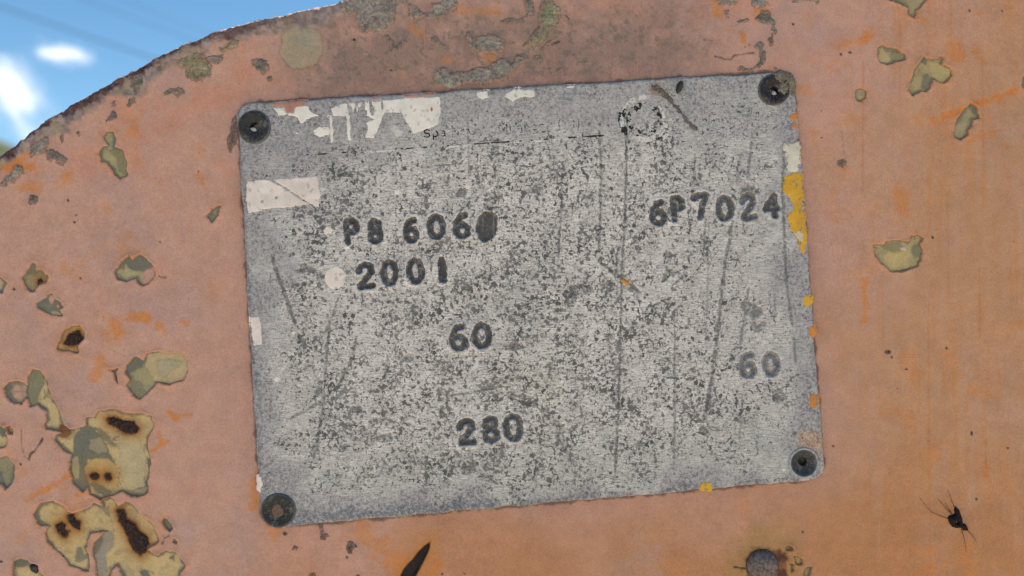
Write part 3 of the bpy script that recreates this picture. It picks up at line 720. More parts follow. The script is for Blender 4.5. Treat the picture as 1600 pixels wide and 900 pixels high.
def build_coat():
    xs = nonuni(-430, -40, 1640, 2930, 1.75)
    ys = nonuni(-120, -30, 930, 1560, 1.75)
    X, Y = np.meshgrid(xs, ys)
    # snap everything outside the rim onto the ragged rim
    ang = np.arctan2(Y - CY, X - CX)
    rag = 3.4 * fbm(X * 0.8, Y * 0.8, 26, 61, 5, 0.65) + 1.6 * (vnoise(X, Y, 5, 77) - 0.5)
    rr = np.hypot(X - CX, Y - CY); R_ = rim_r(ang) - 1.5 + rag
    out = rr > R_
    X = np.where(out, CX + np.cos(ang) * R_, X); Y = np.where(out, CY + np.sin(ang) * R_, Y)
    d_in = np.clip(R_ - np.hypot(X - CX, Y - CY), 0, None)

    # heights
    H = 0.9 * fbm(X, Y, 160, 7, 3) + 0.22 * fbm(X, Y, 20, 9, 3)
    near = np.full(X.shape, 99.0)
    for i, p in enumerate(PATCHES):
        x0, x1, y0, y1 = bbox(p['polys'], 26)
        j0, j1 = np.searchsorted(xs, [x0, x1]); k0, k1 = np.searchsorted(ys, [y0, y1])
        if j1 <= j0 or k1 <= k0: continue
        sl = (slice(k0, k1), slice(j0, j1))
        d = patch_sdf(p, i, X[sl], Y[sl])
        lip = 1.7 * np.exp(-np.abs(d - 2.0) / 3.0) * (d > -1) * (0.5 + fbm(X[sl], Y[sl], 14, 23, 2))
        H[sl] += lip - 8.0 * smooth(0.4, -2.8, d)
        near[sl] = np.minimum(near[sl], d)
    x0, x1, y0, y1 = bbox([GASH], 20)
    j0, j1 = np.searchsorted(xs, [x0, x1]); k0, k1 = np.searchsorted(ys, [y0, y1]); sl = (slice(k0, k1), slice(j0, j1))
    dg = poly_sdf(GASH, X[sl], Y[sl]); H[sl] -= 26 * smooth(0.5, -6.5, dg)
    gash_d = np.full(X.shape, 99.0); gash_d[sl] = dg
    for rx, ry in ((399, 200), (1207.5, 141.5), (1254, 722), (436.5, 796)):
        H -= 40 * smooth(16, 12, np.hypot(X - rx, Y - ry))
    # rusted, lifted rim
    rim_n = fbm(X, Y, 18, 41, 5, 0.6)
    band = smooth(42, 22, d_in + 17 * fbm(X, Y, 46, 43, 5, 0.65)) * smooth(720, 560, X + 0 * Y)
    rust = smooth(17, 7, d_in + 11 * rim_n + 5 * fbm(X, Y, 70, 44, 2)) * smooth(560, 250, X)
    H += band * (1.4 + 2.2 * rim_n) + rust * 2.0 * fbm(X, Y, 7, 45, 3)
    H -= 7.0 * smooth(5.0, 0.0, d_in) ** 1.5

    # colours (the paint's own: faded film, fresher orange, grime; plus painted plate-edge shade and rim light)
    pink = np.array((196, 152, 132.)); tan = np.array((191, 143, 106.)); org = np.array((206, 128, 64.)); mauve = np.array((182, 149, 137.)); low = np.array((184, 126, 80.)); coral = np.array((202, 142, 114.))
    def mixc(c, t, m): return c + (t - c) * m[..., None]
    C = np.broadcast_to(pink, X.shape + (3,)).copy()
    w_tan = smooth(-0.25, 0.75, (X - 1330) / 330 + 0.35 * fbm(X, Y, 150, 11, 4) + np.clip((Y - 250) / 900, -0.4, 0.6))
    C = mixc(C, tan, w_tan)
    w_low = smooth(0, 1, (Y - 690) / 260 + 0.25 * fbm(X, Y, 120, 13, 3) + np.clip((X - 900) / 2200, -0.3, 0.3)) * smooth(250, 700, X)
    C = mixc(C, low, 0.8 * w_low)
    C = mixc(C, mauve, 0.6 * smooth(0.05, 0.8, fbm(X, Y, 90, 15, 5, 0.6)) * (1 - 0.6 * w_tan))
    C = mixc(C, coral, 0.65 * smooth(0.1, 0.8, fbm(X, Y, 60, 19, 5, 0.6)) * smooth(500, 100, Y + 0.25 * X - 120))
    # grime above and beside the plate, with contact shade painted at its edge
    grime = np.exp(-((Y - 85 + 0.06 * (X - 800)) / 80) ** 2) * smooth(380, 560, X) * smooth(1180, 980, X)
    C = mixc(C, np.array((148, 122, 110.)), np.clip(grime * (1.0 + 0.8 * fbm(X, Y, 30, 21, 6, 0.7)), 0, 0.92))
    C = mixc(C, np.array((124, 110, 98.)), 0.8 * grime * smooth(0.25, 0.6, fbm(X, Y, 8, 22, 3, 0.6)))
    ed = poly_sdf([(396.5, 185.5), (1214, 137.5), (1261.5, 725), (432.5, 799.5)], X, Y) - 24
    fr = np.where(ed > 0, np.exp(-ed / 16.0), 1.0) * (0.55 + 0.5 * fbm(X, Y, 40, 24, 4))
    C = mixc(C, np.array((150, 112, 98.)), np.clip(0.5 * fr, 0, 0.7))
    C = mixc(C, np.array((96, 76, 66.)), 0.8 * smooth(5, 0.5, ed + 3.5 * fbm(X, Y, 16, 53, 4, 0.65)))  # dark line round the plate: dirt, with its contact shadow painted in
    # vertical wipe streaks on the right
    st = fbm(X * 7.0, Y * 0.55, 60, 25, 4, 0.6)
    mR = smooth(1290, 1420, X)
    C = mixc(C, org * 0.96, mR * 0.26 * smooth(0.15, 0.8, st + 0.5 * fbm(X, Y, 80, 26, 3)))
    C = mixc(C, np.array((188, 150, 126.)), mR * 0.35 * smooth(0.2, 0.9, -st + 0.4 * fbm(X, Y, 60, 27, 3)))
    # orange mottling everywhere, and round the chips where the film is worn off
    mot = smooth(0.5, 1.1, fbm(X, Y, 46, 29, 5, 0.62)) * 0.38
    C = mixc(C, org, mot * (0.5 + 0.5 * smooth(1000, 1300, X) + 0.5 * smooth(400, 100, X)))
    halo = np.exp(-np.clip(near, 0, None) / 6.0) * np.clip(0.55 + 0.75 * fbm(X, Y, 34, 31, 3), 0, 1)
    C = mixc(C, np.array((202, 130, 80.)), 0.45 * halo)
    for pts, w, s_ in SMEARS:
        b = bbox([pts], w * 3 + 8)
        j0, j1 = np.searchsorted(xs, b[:2]); k0, k1 = np.searchsorted(ys, b[2:]); sl = (slice(k0, k1), slice(j0, j1))
        if j1 <= j0 or k1 <= k0: continue
        d, t = line_sdf(pts, X[sl], Y[sl])
        nz = fbm(X[sl], Y[sl], 13, 33, 5, 0.7)
        m = smooth(1.25, 0.1, d / w + 0.9 * nz)
        C[sl] = mixc(C[sl], org, np.clip(s_ * m, 0, 1))
    for pts, w, s_ in STREAKS:
        d, t = line_sdf(pts, X, Y)
        C = mixc(C, np.array((186, 116, 68.)), s_ * smooth(w + 1.4, w * 0.4, d + 1.2 * fbm(X, Y, 12, 34, 3)))
    # stain under the bolt, rust halo round the gash
    bd = np.hypot(X - 1195, Y - 885)
    C = mixc(C, np.array((164, 128, 74.)), 0.6 * smooth(80, 32, bd + 26 * fbm(X, Y, 30, 35, 4)))
    C = mixc(C, np.array((118, 70, 40.)), 0.7 * smooth(34, 26, bd + 7 * fbm(X, Y, 9, 36, 4)))
    C = mixc(C, np.array((78, 42, 30.)), 0.9 * smooth(13, 5, np.hypot((X - 1223), (Y - 869) * 1.1) + 5 * fbm(X, Y, 7, 37, 4)) + 0.9 * smooth(14, 4, np.hypot((X - 1222), (Y - 900) * 0.8) + 5 * fbm(X, Y, 7, 38, 4)))
    C = mixc(C, np.array((194, 120, 48.)), 0.8 * np.exp(-np.clip(gash_d, 0, None) / 9.0))
    C = mixc(C, np.array((56, 38, 30.)), smooth(1.5, -0.5, gash_d))
    sd_ = np.hypot((X - 470) / 33, (Y - 74) / 37) + 0.10 * fbm(X, Y, 16, 55, 4, 0.6)
    C = mixc(C, np.array((166, 156, 126.)), 0.85 * smooth(1.05, 0.9, sd_) * (0.85 + 0.2 * fbm(X, Y, 14, 56, 4)))
    C = mixc(C, np.array((150, 152, 132.)), 0.5 * smooth(0.8, 0.3, np.hypot((X - 474) / 30, (Y - 58) / 26)))
    C = mixc(C, np.array((128, 108, 88.)), 0.55 * smooth(0.07, 0.0, np.abs(sd_ - 1.0)))
    # weathered rim, and a sunlit fringe painted on it
    greyb = np.array((142, 128, 122.)) * (1 + 0.22 * fbm(X, Y, 9, 47, 4, 0.6))[..., None]
    C = mixc(C, greyb, 0.95 * band)
    C = mixc(C, np.array((168, 150, 118.)), 0.6 * band * smooth(0.3, 0.7, fbm(X, Y, 30, 48, 3)))
    C = mixc(C, np.array((84, 62, 62.)) * (1 + 0.3 * fbm(X, Y, 6, 49, 3))[..., None], rust)
    C = mixc(C, np.array((214, 202, 186.)), 0.55 * smooth(3.2, 1.6, d_in) * smooth(0.15, 0.5, fbm(X, Y, 30, 54, 3)) * smooth(60, 300, X))  # pale fringe painted where sunlight catches the outer edge
    # dark outline of dirt packed in the broken paint edges
    C = mixc(C, np.array((92, 78, 62.)), 0.6 * smooth(0.4, -1.2, near))
    for pts, w, s_ in CRACKS:
        d, t = line_sdf(pts, X, Y)
        m = smooth(w + 1.2, w * 0.3, d + 0.8 * fbm(X, Y, 6, 51, 2))
        C = mixc(C, np.array((70, 58, 50.)), s_ * m); H -= 0.8 * s_ * m
    for (x, y, a, b) in SPECKS:
        m = smooth(1.35, 0.7, np.hypot((X - x) / (a + 0.3), (Y - y) / (b + 0.3)))
        C = mixc(C, np.array((52, 40, 34.)), 0.9 * m)
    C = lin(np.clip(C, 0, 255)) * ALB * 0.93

    ny, nx = X.shape
    q = grid_quads(ny, nx)
    q = q[~out.ravel()[q].all(1)]
    co = W(X, Y, H).reshape(-1, 3)
    q, (co, C, od) = compress(q, co, C.reshape(-1, 3), out.ravel())
    # thickness: a rounded rim and a back edge
    co2, q2, vsb, k = skirt(co, q, [0.0012, 0.003, 0.005])
    C2 = np.concatenate([C] + [np.broadcast_to(lin((74, 58, 56)), (len(vsb), 3))] * k)
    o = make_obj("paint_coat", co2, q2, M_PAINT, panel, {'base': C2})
    tag(o, "faded pinkish orange paint with fresher orange smears")

PLATE_Q = [(371, 163), (1239, 112), (1287.5, 747), (409, 825)]
build_coat()

def patch_fn(p, i):
    tone = np.array(p.get('tone', TAN), float) * (1.08, 1.07, 1.04); rim = p.get('rim', 3)
    def fn(X, Y):
        d = patch_sdf(p, i, X, Y)
        C = np.broadcast_to(tone, X.shape + (3,)).copy()
        def mixc(t, m):
            nonlocal C
            C = C + (np.asarray(t, float) - C) * m[..., None]
        n = fbm(X, Y, 16, 200 + i, 4, 0.6)
        h = -2.8 + 0.4 * fbm(X, Y, 24, 203, 3)
        mixc(GRN, 0.28 * smooth(0.3, 0.7, n)); mixc((150, 140, 112), 0.5 * smooth(0.2, 0.7, fbm(X, Y, 34, 205 + i, 4, 0.6))); mixc((110, 100, 78), 0.7 * smooth(0.05, 0.015, np.abs(fbm(X, Y, 30, 207 + i, 3))) * smooth(0.1, 0.4, fbm(X, Y, 40, 208 + i, 2)))
        mixc(GRN, 0.85 * smooth(-rim - 2.5, -rim * 0.4, d + rim * 0.9 * fbm(X, Y, 18, 210 + i, 3)))
        for zp, zc in p.get('zones', []):
            zd = poly_sdf(zp, X, Y) + 2.2 * fbm(X, Y, 10, 220 + i, 4, 0.65)
            m = smooth(1.2, -1.2, zd)
            mixc(np.array(zc) * 0.72, 0.5 * np.exp(-np.abs(zd) / 1.2))
            mixc(zc, m)
            h = h + 0.35 * m
        for rp in p.get('rust', []):
            rd = poly_sdf(rp, X, Y)
            mixc((176, 124, 60), 0.85 * np.exp(-np.clip(rd, 0, None) / 10.0) * (0.8 + 0.4 * n))
            mixc((112, 66, 34), np.clip(1.1 * np.exp(-np.clip(rd + 3 * n, 0, None) / 4.0), 0, 1)); mixc((60, 38, 30), 0.9 * smooth(3.5, 0, rd + 3 * fbm(X, Y, 6, 260 + i, 4, 0.7)))
        mixc(DRK, 0.35 * smooth(-1.0, 0.2, d))
        return dict(sdf=d, h=h, cols={'base': lin(np.clip(C, 0, 255)) * ALB})
    return fn

def dome_fn(sd, hmax, col, w=4.0, seed=0, nz=0.5, base=-1.0, jit=0.1, blend=None):
    def fn(X, Y):
        d = sd(X, Y)
        t = np.clip(-d / w, 0, 1)
        prof = np.sqrt(np.clip(1 - (1 - t) ** 2, 0, 1))
        h = base * smooth(-0.5, 2.0, d) + prof * hmax * (1 - nz + nz * (0.7 + 0.9 * fbm(X, Y, 7, seed, 4, 0.65)))
        C = np.asarray(col, float) * (1 + jit * fbm(X, Y, 13, seed + 5, 4, 0.6))[..., None]
        if blend is not None:
            C = C + (np.asarray(blend, float) - C) * (0.85 * smooth(-7.0, 0.5, d + 4 * fbm(X, Y, 8, seed + 9, 4, 0.7)))[..., None]
        return dict(sdf=d, h=h, cols={'base': lin(np.clip(C, 0, 255)) * ALB})
    return fn

for i, p in enumerate(PATCHES):
    o = field_mesh("bare_patch", panel, M_PATCH, patch_fn(p, i), bbox(p['polys'], 6), 1.5, 2.2)
    if p.get('label'): o["label"] = p['label']
    for k, rp in enumerate(p.get('rust', [])):
        sd = (lambda rp, k: lambda X, Y: poly_sdf(rp, X, Y) + 3.0 * fbm(X, Y, 9, 400 + i * 3 + k, 5, 0.7))(rp, k)
        f0 = dome_fn(sd, 1.2, (60, 40, 34), 5, 410 + i, 0.8, -1.0)
        def f1(X, Y, f0=f0):
            r = f0(X, Y); r['h'] = r['h'] - 2.3; return r
        field_mesh("rust_spot", o, M_RUST, f1, bbox([rp], 5), 1.2, 2.0)
    for k, rp in enumerate(p.get('crust', [])):
        field_mesh("rust_spot", o, M_CRUST, dome_fn(lambda X, Y, rp=rp: poly_sdf(rp, X, Y) + 2 * fbm(X, Y, 7, 440, 3), 5, (78, 74, 76), 6, 441, 0.6, -3), bbox([rp], 5), 1.2, 1.5)

for i, (poly, col, hh) in enumerate(CRUSTS):
    def sd(X, Y, poly=poly, i=i):
        return np.maximum(crust_sdf(poly, i, X, Y), -(arc_d(X, Y) - 5))
    field_mesh("lichen_crust", panel, M_CRUST, dome_fn(sd, hh * 0.6, col, 7, 320 + i, 0.8, -2.2, 0.14, (160, 128, 114)), bbox([poly], 9), 1.6, 1.6)

o = field_mesh("rust_gash", panel, M_HOLLOW, lambda X, Y: dict(sdf=poly_sdf(GASH, X, Y), h=-9 + 0.6 * fbm(X, Y, 14, 71, 3) + 0.10 * np.abs(X - 655)), bbox([GASH], 4), 2.0, 1.0)
o["label"] = "dark pointed gash through the sheet"

# bolt head
def dome_prof(r, h, n=9, lip=1.5):
    return [(r, -2), (r, lip)] + [(r * math.cos(a), lip + h * math.sin(a)) for a in np.linspace(0.12, math.pi / 2 - 0.06, n)]
bolt = lathe("bolt_head", panel, M_BOLT, 1191, 884, dome_prof(26, 12), 48, 0.012, 5)
bolt["label"] = "worn round steel bolt head ringed with rust"

# ------------------------------------------------------------------ the data plate
PT = 6.0                                  # plate thickness above the paint
plate = empty("data_plate", tuple(W(826, 782, 0)), "scratched grey aluminium data plate riveted at its corners, stamped with numbers", "plate")

SCR = [  # near-vertical and slanting score marks: (points, half width, darkness)
 ([(425,397),(434,425),(447,460),(463,508)], 2.6, 0.8), ([(466,522),(475,532),(478,545)], 3.2, 0.85), ([(531,462),(520,495),(508,520)], 1.8, 0.8), ([(517,500),(512,540),(509,600),(505,640),(497,690),(490,720)], 1.6, 0.75), ([(559,522),(553,550),(545,575),(530,600),(508,622),(480,640),(450,655)], 1.8, 0.8),
 ([(567,458),(566,480)], 1.3, 0.8), ([(606,552),(602,595)], 1.2, 0.6), ([(639,485),(641,515)], 1.0, 0.5), ([(731,190),(733,260)], 0.9, 0.6), ([(778,255),(779,330)], 0.8, 0.45), ([(845,250),(849,340)], 1.0, 0.55), ([(879,250),(876,340),(871,420)], 1.2, 0.7), ([(936,205),(939,260),(937,345),(935,395)], 1.6, 0.8),
 ([(977,160),(978,260),(976,345),(972,400),(970,470),(968,560),(966,640),(962,700),(960,745)], 1.7, 0.8), ([(962,395),(964,430)], 1.2, 0.8), ([(1053,480),(1053,560),(1053,640),(1052,735)], 1.3, 0.7), ([(1101,345),(1098,400)], 1.5, 0.7), ([(1106,340),(1105,440),(1101,540)], 0.9, 0.6), ([(1143,345),(1134,400),(1127,450),(1120,520),(1112,580),(1104,630),(1098,658)], 2.4, 0.8),
 ([(1098,470),(1103,540)], 1.0, 0.5), ([(1168,450),(1162,490),(1155,540)], 1.8, 0.7), ([(1159,620),(1153,690)], 1.5, 0.55), ([(1224,215),(1221,300),(1226,420),(1232,480),(1238,515)], 1.8, 0.7), ([(1239,525),(1241,565)], 1.8, 0.6), ([(1211,430),(1208,500)], 1.5, 0.4), ([(1154,240),(1150,290)], 2.2, 0.55), ([(1173,222),(1166,280)], 1.4, 0.7), ([(1085,240),(1084,290)], 1.2, 0.5),
 ([(975,165),(995,186),(1010,200)], 0.0, 0.0), ([(700,617),(740,612),(765,607),(783,603)], 1.4, 0.75), ([(783,603),(812,600)], 0.6, 0.5), ([(735,340),(735,360)], 1.0, 0.5), ([(739,545),(740,565)], 1.3, 0.8), ([(775,560),(776,585)], 1.0, 0.6), ([(870,480),(870,555)], 1.0, 0.6), ([(880,700),(890,715),(898,720)], 1.3, 0.6), ([(876,690),(895,720),(900,740)], 1.5, 0.55), ([(918,705),(926,760)], 1.5, 0.4),
 ([(733,700),(738,730)], 2.2, 0.5), ([(933,408),(950,418),(965,432),(985,445),(1000,458)], 1.8, 0.85), ([(985,425),(975,432)], 1.4, 0.7), ([(940,425),(960,455),(975,470)], 1.2, 0.5), ([(985,440),(995,455)], 1.2, 0.6), ([(588,727),(598,715),(603,722),(593,742),(581,745)], 1.0, 0.7), ([(955,612),(965,618)], 1.0, 0.6), ([(1010,150),(1040,180)], 0.0, 0.0), ([(910,550),(909,620)], 1.0, 0.4), ([(945,560),(947,600)], 1.0, 0.5), ([(640,275),(648,262)], 0.9, 0.3),
 ([(527,272),(560,268),(600,266)], 0.9, 0.6), ([(655,262),(720,256)], 0.9, 0.55), ([(750,255),(830,248)], 0.7, 0.35), ([(430,690),(440,700)], 0.8, 0.3), ([(1072,405),(1085,390)], 1.5, 0.6), ([(1020,630),(1050,620)], 0.8, 0.4), ([(1180,360),(1190,365)], 0.8, 0.3), ([(895,320),(893,345)], 1.2, 0.6),
]
BLOTS = [(1045,398,8,7), (1055,412,6,5), (1054,425,8,7), (1040,425,5,9), (1038,437,4,6), (905,450,22,14), (915,440,9,8), (895,460,9,7), (830,628,9,6), (812,627,8,6), (806,632,10,4), (800,618,6,6), (868,660,9,8), (872,675,6,9), (830,672,8,7), (805,541,14,4), (795,540,9,3), (670,290,4,5), (858,398,6,6), (992,388,2.6,5), (1073,393,3,4), (760,440,5,8), (480,420,16,9), (478,415,4,5), (500,610,10,10), (720,300,10,7), (780,310,7,6), (840,300,5,8), (1180,485,12,14), (1165,480,8,12), (1185,510,12,8), (1220,620,18,12), (1100,670,9,8), (1000,690,10,8), (1170,300,12,10), (1075,330,5,8), (1120,470,8,5), (585,345,0,0), (870,565,4,5), (745,262,5,4), (590,520,6,8), (640,560,9,7), (560,640,10,5), (600,680,14,6), (690,640,8,8), (735,730,12,12), (540,700,9,7), (1040,560,7,5), (1010,520,8,5), (985,560,5,6)]

def plate_uv(X, Y):
    c, s_ = math.cos(ROT), math.sin(ROT)
    return (X - 826.6) * c + (Y - 461.8) * s_, -(X - 826.6) * s_ + (Y - 461.8) * c

CHARS = {  # stroke skeletons in a unit box, x right, y down
 'P': [[(0.12,1),(0.12,0),(0.6,0),(0.9,0.14),(0.9,0.4),(0.6,0.54),(0.12,0.54)]],
 'B': [[(0.5,0.0),(0.85,0.1),(0.85,0.36),(0.5,0.47),(0.15,0.36),(0.15,0.1),(0.5,0.0)], [(0.5,0.47),(0.95,0.62),(0.95,0.88),(0.5,1),(0.05,0.88),(0.05,0.62),(0.5,0.47)]],
 '8': [[(0.5,0.0),(0.85,0.1),(0.85,0.36),(0.5,0.47),(0.15,0.36),(0.15,0.1),(0.5,0.0)], [(0.5,0.47),(0.95,0.62),(0.95,0.88),(0.5,1),(0.05,0.88),(0.05,0.62),(0.5,0.47)]],
 '6': [[(0.78,0.02),(0.45,0.06),(0.15,0.32),(0.04,0.62),(0.1,0.85),(0.36,1),(0.66,1),(0.92,0.86),(0.95,0.64),(0.75,0.47),(0.42,0.45),(0.12,0.56)]],
 '0': [[(0.5,0),(0.82,0.12),(0.96,0.42),(0.92,0.76),(0.7,0.97),(0.5,1),(0.3,0.97),(0.08,0.76),(0.04,0.42),(0.18,0.12),(0.5,0)]],
 '2': [[(0.06,0.25),(0.2,0.06),(0.55,0),(0.88,0.1),(0.9,0.32),(0.62,0.55),(0.12,0.9),(0.1,1),(0.95,0.97)]],
 '1': [[(0.3,0.2),(0.5,0.0),(0.7,0.12),(0.75,0.4),(0.6,0.55),(0.75,0.75),(0.75,1.0)], [(0.3,0.15),(0.3,0.95),(0.75,1.0)]],
 '7': [[(0.02,0.12),(0.1,0.03),(0.95,0.0),(0.92,0.2),(0.62,0.5),(0.42,1)]],
 '4': [[(0.72,1),(0.78,0.0),(0.02,0.62),(0.98,0.64)]],
 'S': [[(0.9,0.14),(0.5,0),(0.1,0.18),(0.2,0.42),(0.8,0.56),(0.92,0.82),(0.5,1),(0.08,0.86)]], 'p': [[(0.1,0.3),(0.1,1.3)], [(0.1,0.4),(0.6,0.3),(0.95,0.5),(0.95,0.85),(0.5,1),(0.1,0.9)]],
 'a': [[(0.1,0.4),(0.5,0.3),(0.85,0.45),(0.9,1)], [(0.88,0.62),(0.3,0.62),(0.08,0.82),(0.4,1),(0.88,0.85)]], 'N': [[(0.08,1),(0.08,0),(0.92,1),(0.92,0)]], 'o': [[(0.5,0.3),(0.95,0.5),(0.95,0.8),(0.5,1),(0.05,0.8),(0.05,0.5),(0.5,0.3)]],
 'v': [[(0.05,0.3),(0.5,1),(0.95,0.3)]], 't': [[(0.5,0.05),(0.5,0.95),(0.9,0.95)], [(0.1,0.32),(0.9,0.32)]], 'e': [[(0.08,0.65),(0.92,0.62),(0.8,0.36),(0.45,0.3),(0.08,0.5),(0.1,0.85),(0.5,1),(0.9,0.9)]],
 'M': [[(0.05,1),(0.05,0),(0.5,0.75),(0.95,0),(0.95,1)]], 'i': [[(0.5,0.35),(0.5,1)], [(0.5,0.05),(0.5,0.12)]], 'l': [[(0.5,0),(0.5,1)]], 'n': [[(0.1,0.3),(0.1,1)], [(0.1,0.5),(0.5,0.3),(0.9,0.45),(0.9,1)]], 's': [[(0.85,0.38),(0.4,0.3),(0.15,0.48),(0.8,0.72),(0.85,0.9),(0.45,1),(0.1,0.92)]],
 '(': [[(0.8,-0.1),(0.35,0.25),(0.35,0.85),(0.8,1.2)]], ')': [[(0.2,-0.1),(0.65,0.25),(0.65,0.85),(0.2,1.2)]], 'I': [[(0.5,0),(0.5,1)]],
}
STAMPS = [('P',550.6,361.6,28,41,.95),('B',587.3,361.6,26,41,.95),('6',642.6,359.5,28,40,.95),('0',682.4,354,31,41,.95),('6',721.7,352.6,29,42,.95),
          ('2',572.4,430.7,31,43,1),('0',609.6,425.9,30,42,1),('0',650,422.7,30,42,1),('1',691.4,421.7,17,41,1),
          ('6',1027.5,332.5,29,41,.85),('P',1058,325.5,25,41,.85),('7',1093.5,322.5,29,43,.8),('0',1131,325.5,30,41,.75),('2',1168,323,28,43,.7),('4',1203.5,322,29,39,.85),
          ('6',716.4,527,31,43,.9),('0',753.3,524,33,42,.9),('2',729.3,674,32,43,.85),('8',767,670,29,43,.85),('0',801.7,666.7,33,44,.85),
          ('6',1166.7,569,29,42,.54),('0',1203,568,29,40,.5)]
def stamp_strokes(ch, cx, cy, w, h, r):
    c, s_ = math.cos(ROT), math.sin(ROT); out = []
    w2 = w - 2 * r; h2 = h - 2 * r
    for st in CHARS[ch]:
        q = []
        for x, y in st:
            u, v = (x - 0.5) * w2, (y - 0.5) * h2
            q.append((cx + c * u - s_ * v, cy + s_ * u + c * v))
        out.append(q)
    return out
def stroke_sdf(strokes, r, X, Y):
    d = np.full(X.shape, 1e9)
    for st in strokes:
        d = np.minimum(d, line_sdf(st, X, Y)[0])
    return d - r
STAMP_S = [(c, stamp_strokes(c, x, y, w + 1, h + 1, 5.0), (x, y, w, h), k) for (c, x, y, w, h, k) in STAMPS]
BLOB = circ(761.5, 353.6, 17, 25, 0.18)
def stamp_sdf(i, X, Y):
    if i < 0: return poly_sdf(BLOB, X, Y) + 2.6 * fbm(X, Y, 9, 500, 4, 0.65)
    return stroke_sdf(STAMP_S[i][1], 5.0, X, Y) + 1.5 * fbm(X, Y, 7, 501 + i, 4, 0.7)

def build_plate():
    nu, nv = 540, 404
    u, v = np.meshgrid(np.linspace(0, 1, nu), np.linspace(0, 1, nv))
    # rounded corners in plate units
    Wd, Hd, R = 873.0, 649.0, 24.0
    gx = (u - 0.5) * Wd; gy = (v - 0.5) * Hd
    ax = np.abs(gx) - (Wd / 2 - R); ay = np.abs(gy) - (Hd / 2 - R)
    cor = (ax > 0) & (ay > 0); rr = np.hypot(ax, ay)
    out = cor & (rr > R)
    k = np.where(out, R / np.maximum(rr, 1e-6), 1)
    gx = np.where(out, np.sign(gx) * (Wd / 2 - R + ax * k), gx); gy = np.where(out, np.sign(gy) * (Hd / 2 - R + ay * k), gy)
    ax = np.abs(gx) - (Wd / 2 - R); ay = np.abs(gy) - (Hd / 2 - R)
    de = -(np.hypot(np.maximum(ax, 0), np.maximum(ay, 0)) + np.minimum(np.maximum(ax, ay), 0) - R)      # distance inside the edge
    u = gx / Wd + 0.5; v = gy / Hd + 0.5
    q0, q1, q2_, q3 = [np.array(p, float) for p in PLATE_Q]
    XY = ((1 - u) * (1 - v))[..., None] * q0 + (u * (1 - v))[..., None] * q1 + (u * v)[..., None] * q2_ + ((1 - u) * v)[..., None] * q3
    # slightly chewed edges
    X, Y = XY[..., 0], XY[..., 1]
    eb = smooth(14, 0, de)
    X = X + eb * 1.7 * fbm(X, Y, 34, 81, 5, 0.62); Y = Y + eb * 1.7 * fbm(X, Y, 34, 82, 5, 0.62)
    H = PT + 0.18 * fbm(X, Y, 60, 83, 3) - 2.6 * smooth(3.2, 0.0, de) ** 1.6
    scr = np.zeros(X.shape)
    for pts, w, s_ in SCR:
        if w <= 0: continue
        x0, x1, y0, y1 = bbox([pts], 12)
        m = (X > x0) & (X < x1) & (Y > y0) & (Y < y1)
        d, t = line_sdf(pts, X[m], Y[m])
        wv = w * (0.75 + 0.7 * vnoise(X[m], Y[m], 14, 84)) * smooth(0, 0.08, t + 0.03) * smooth(1, 0.9, t - 0.02)
        a = s_ * smooth(wv + 0.9, wv - 0.7, d + 0.8 * fbm(X[m], Y[m], 6, 85, 2))
        scr[m] = np.maximum(scr[m], a)
    for (x, y, a, b) in BLOTS:
        if a <= 0: continue
        m = (np.abs(X - x) < a * 2.2 + 6) & (np.abs(Y - y) < b * 2.2 + 6)
        d = np.hypot((X[m] - x) / a, (Y[m] - y) / b) + 0.75 * fbm(X[m], Y[m], 9, 86, 4, 0.65)
        scr[m] = np.maximum(scr[m], 0.75 * smooth(0.95, 0.7, d))
    # strand of dirt from the top edge
    H -= 0.9 * scr
    # stamped characters: groove with a raised burr
    rimlight = np.zeros(X.shape)
    for i in range(-1, len(STAMP_S)):
        cx, cy = (761.5, 353.6) if i < 0 else STAMP_S[i][2][:2]
        m = (np.abs(X - cx) < 40) & (np.abs(Y - cy) < 45)
        d = stamp_sdf(i, X[m], Y[m]); dep = 1.0 if i < 0 else STAMP_S[i][3]
        H[m] += 1.7 * dep * np.exp(-((d - 2.4) / 2.0) ** 2) - 8 * smooth(0.5, -2.2, d)
        rimlight[m] = np.maximum(rimlight[m], dep * smooth(8.0, 2, d + 5.5 * fbm(X[m], Y[m], 9, 87, 4, 0.6)) * (d > 0))
    # rivet seats
    for rx, ry, r_ in ((399, 200, 23.5), (1207.5, 141.5, 22.5), (1254, 722, 21.5), (436.5, 796, 24.5)):
        H -= 16 * smooth(r_, r_ - 3, np.hypot(X - rx, Y - ry))
    # colours
    PU, PV = plate_uv(X, Y)
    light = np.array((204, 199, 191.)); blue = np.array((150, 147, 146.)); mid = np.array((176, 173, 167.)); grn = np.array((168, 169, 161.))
    def mixc(C, t, m): return C + (np.asarray(t, float) - C) * m[..., None]
    C = np.broadcast_to(light, X.shape + (3,)).copy()
    n1 = fbm(X, Y, 90, 88, 5, 0.6); n2 = fbm(X, Y, 26, 89, 4, 0.6)
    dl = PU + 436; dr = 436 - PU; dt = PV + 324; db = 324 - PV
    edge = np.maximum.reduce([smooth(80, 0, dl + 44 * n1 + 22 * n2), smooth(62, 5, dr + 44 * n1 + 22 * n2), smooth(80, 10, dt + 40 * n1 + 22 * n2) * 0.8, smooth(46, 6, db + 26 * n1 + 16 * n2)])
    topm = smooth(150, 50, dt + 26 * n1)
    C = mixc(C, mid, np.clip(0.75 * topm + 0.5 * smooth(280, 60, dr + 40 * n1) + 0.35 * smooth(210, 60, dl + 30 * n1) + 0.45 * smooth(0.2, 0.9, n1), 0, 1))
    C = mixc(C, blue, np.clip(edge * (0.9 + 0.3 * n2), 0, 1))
    tl = smooth(330, 60, np.hypot(PU + 436, (PV + 324) * 1.3) + 40 * n1)
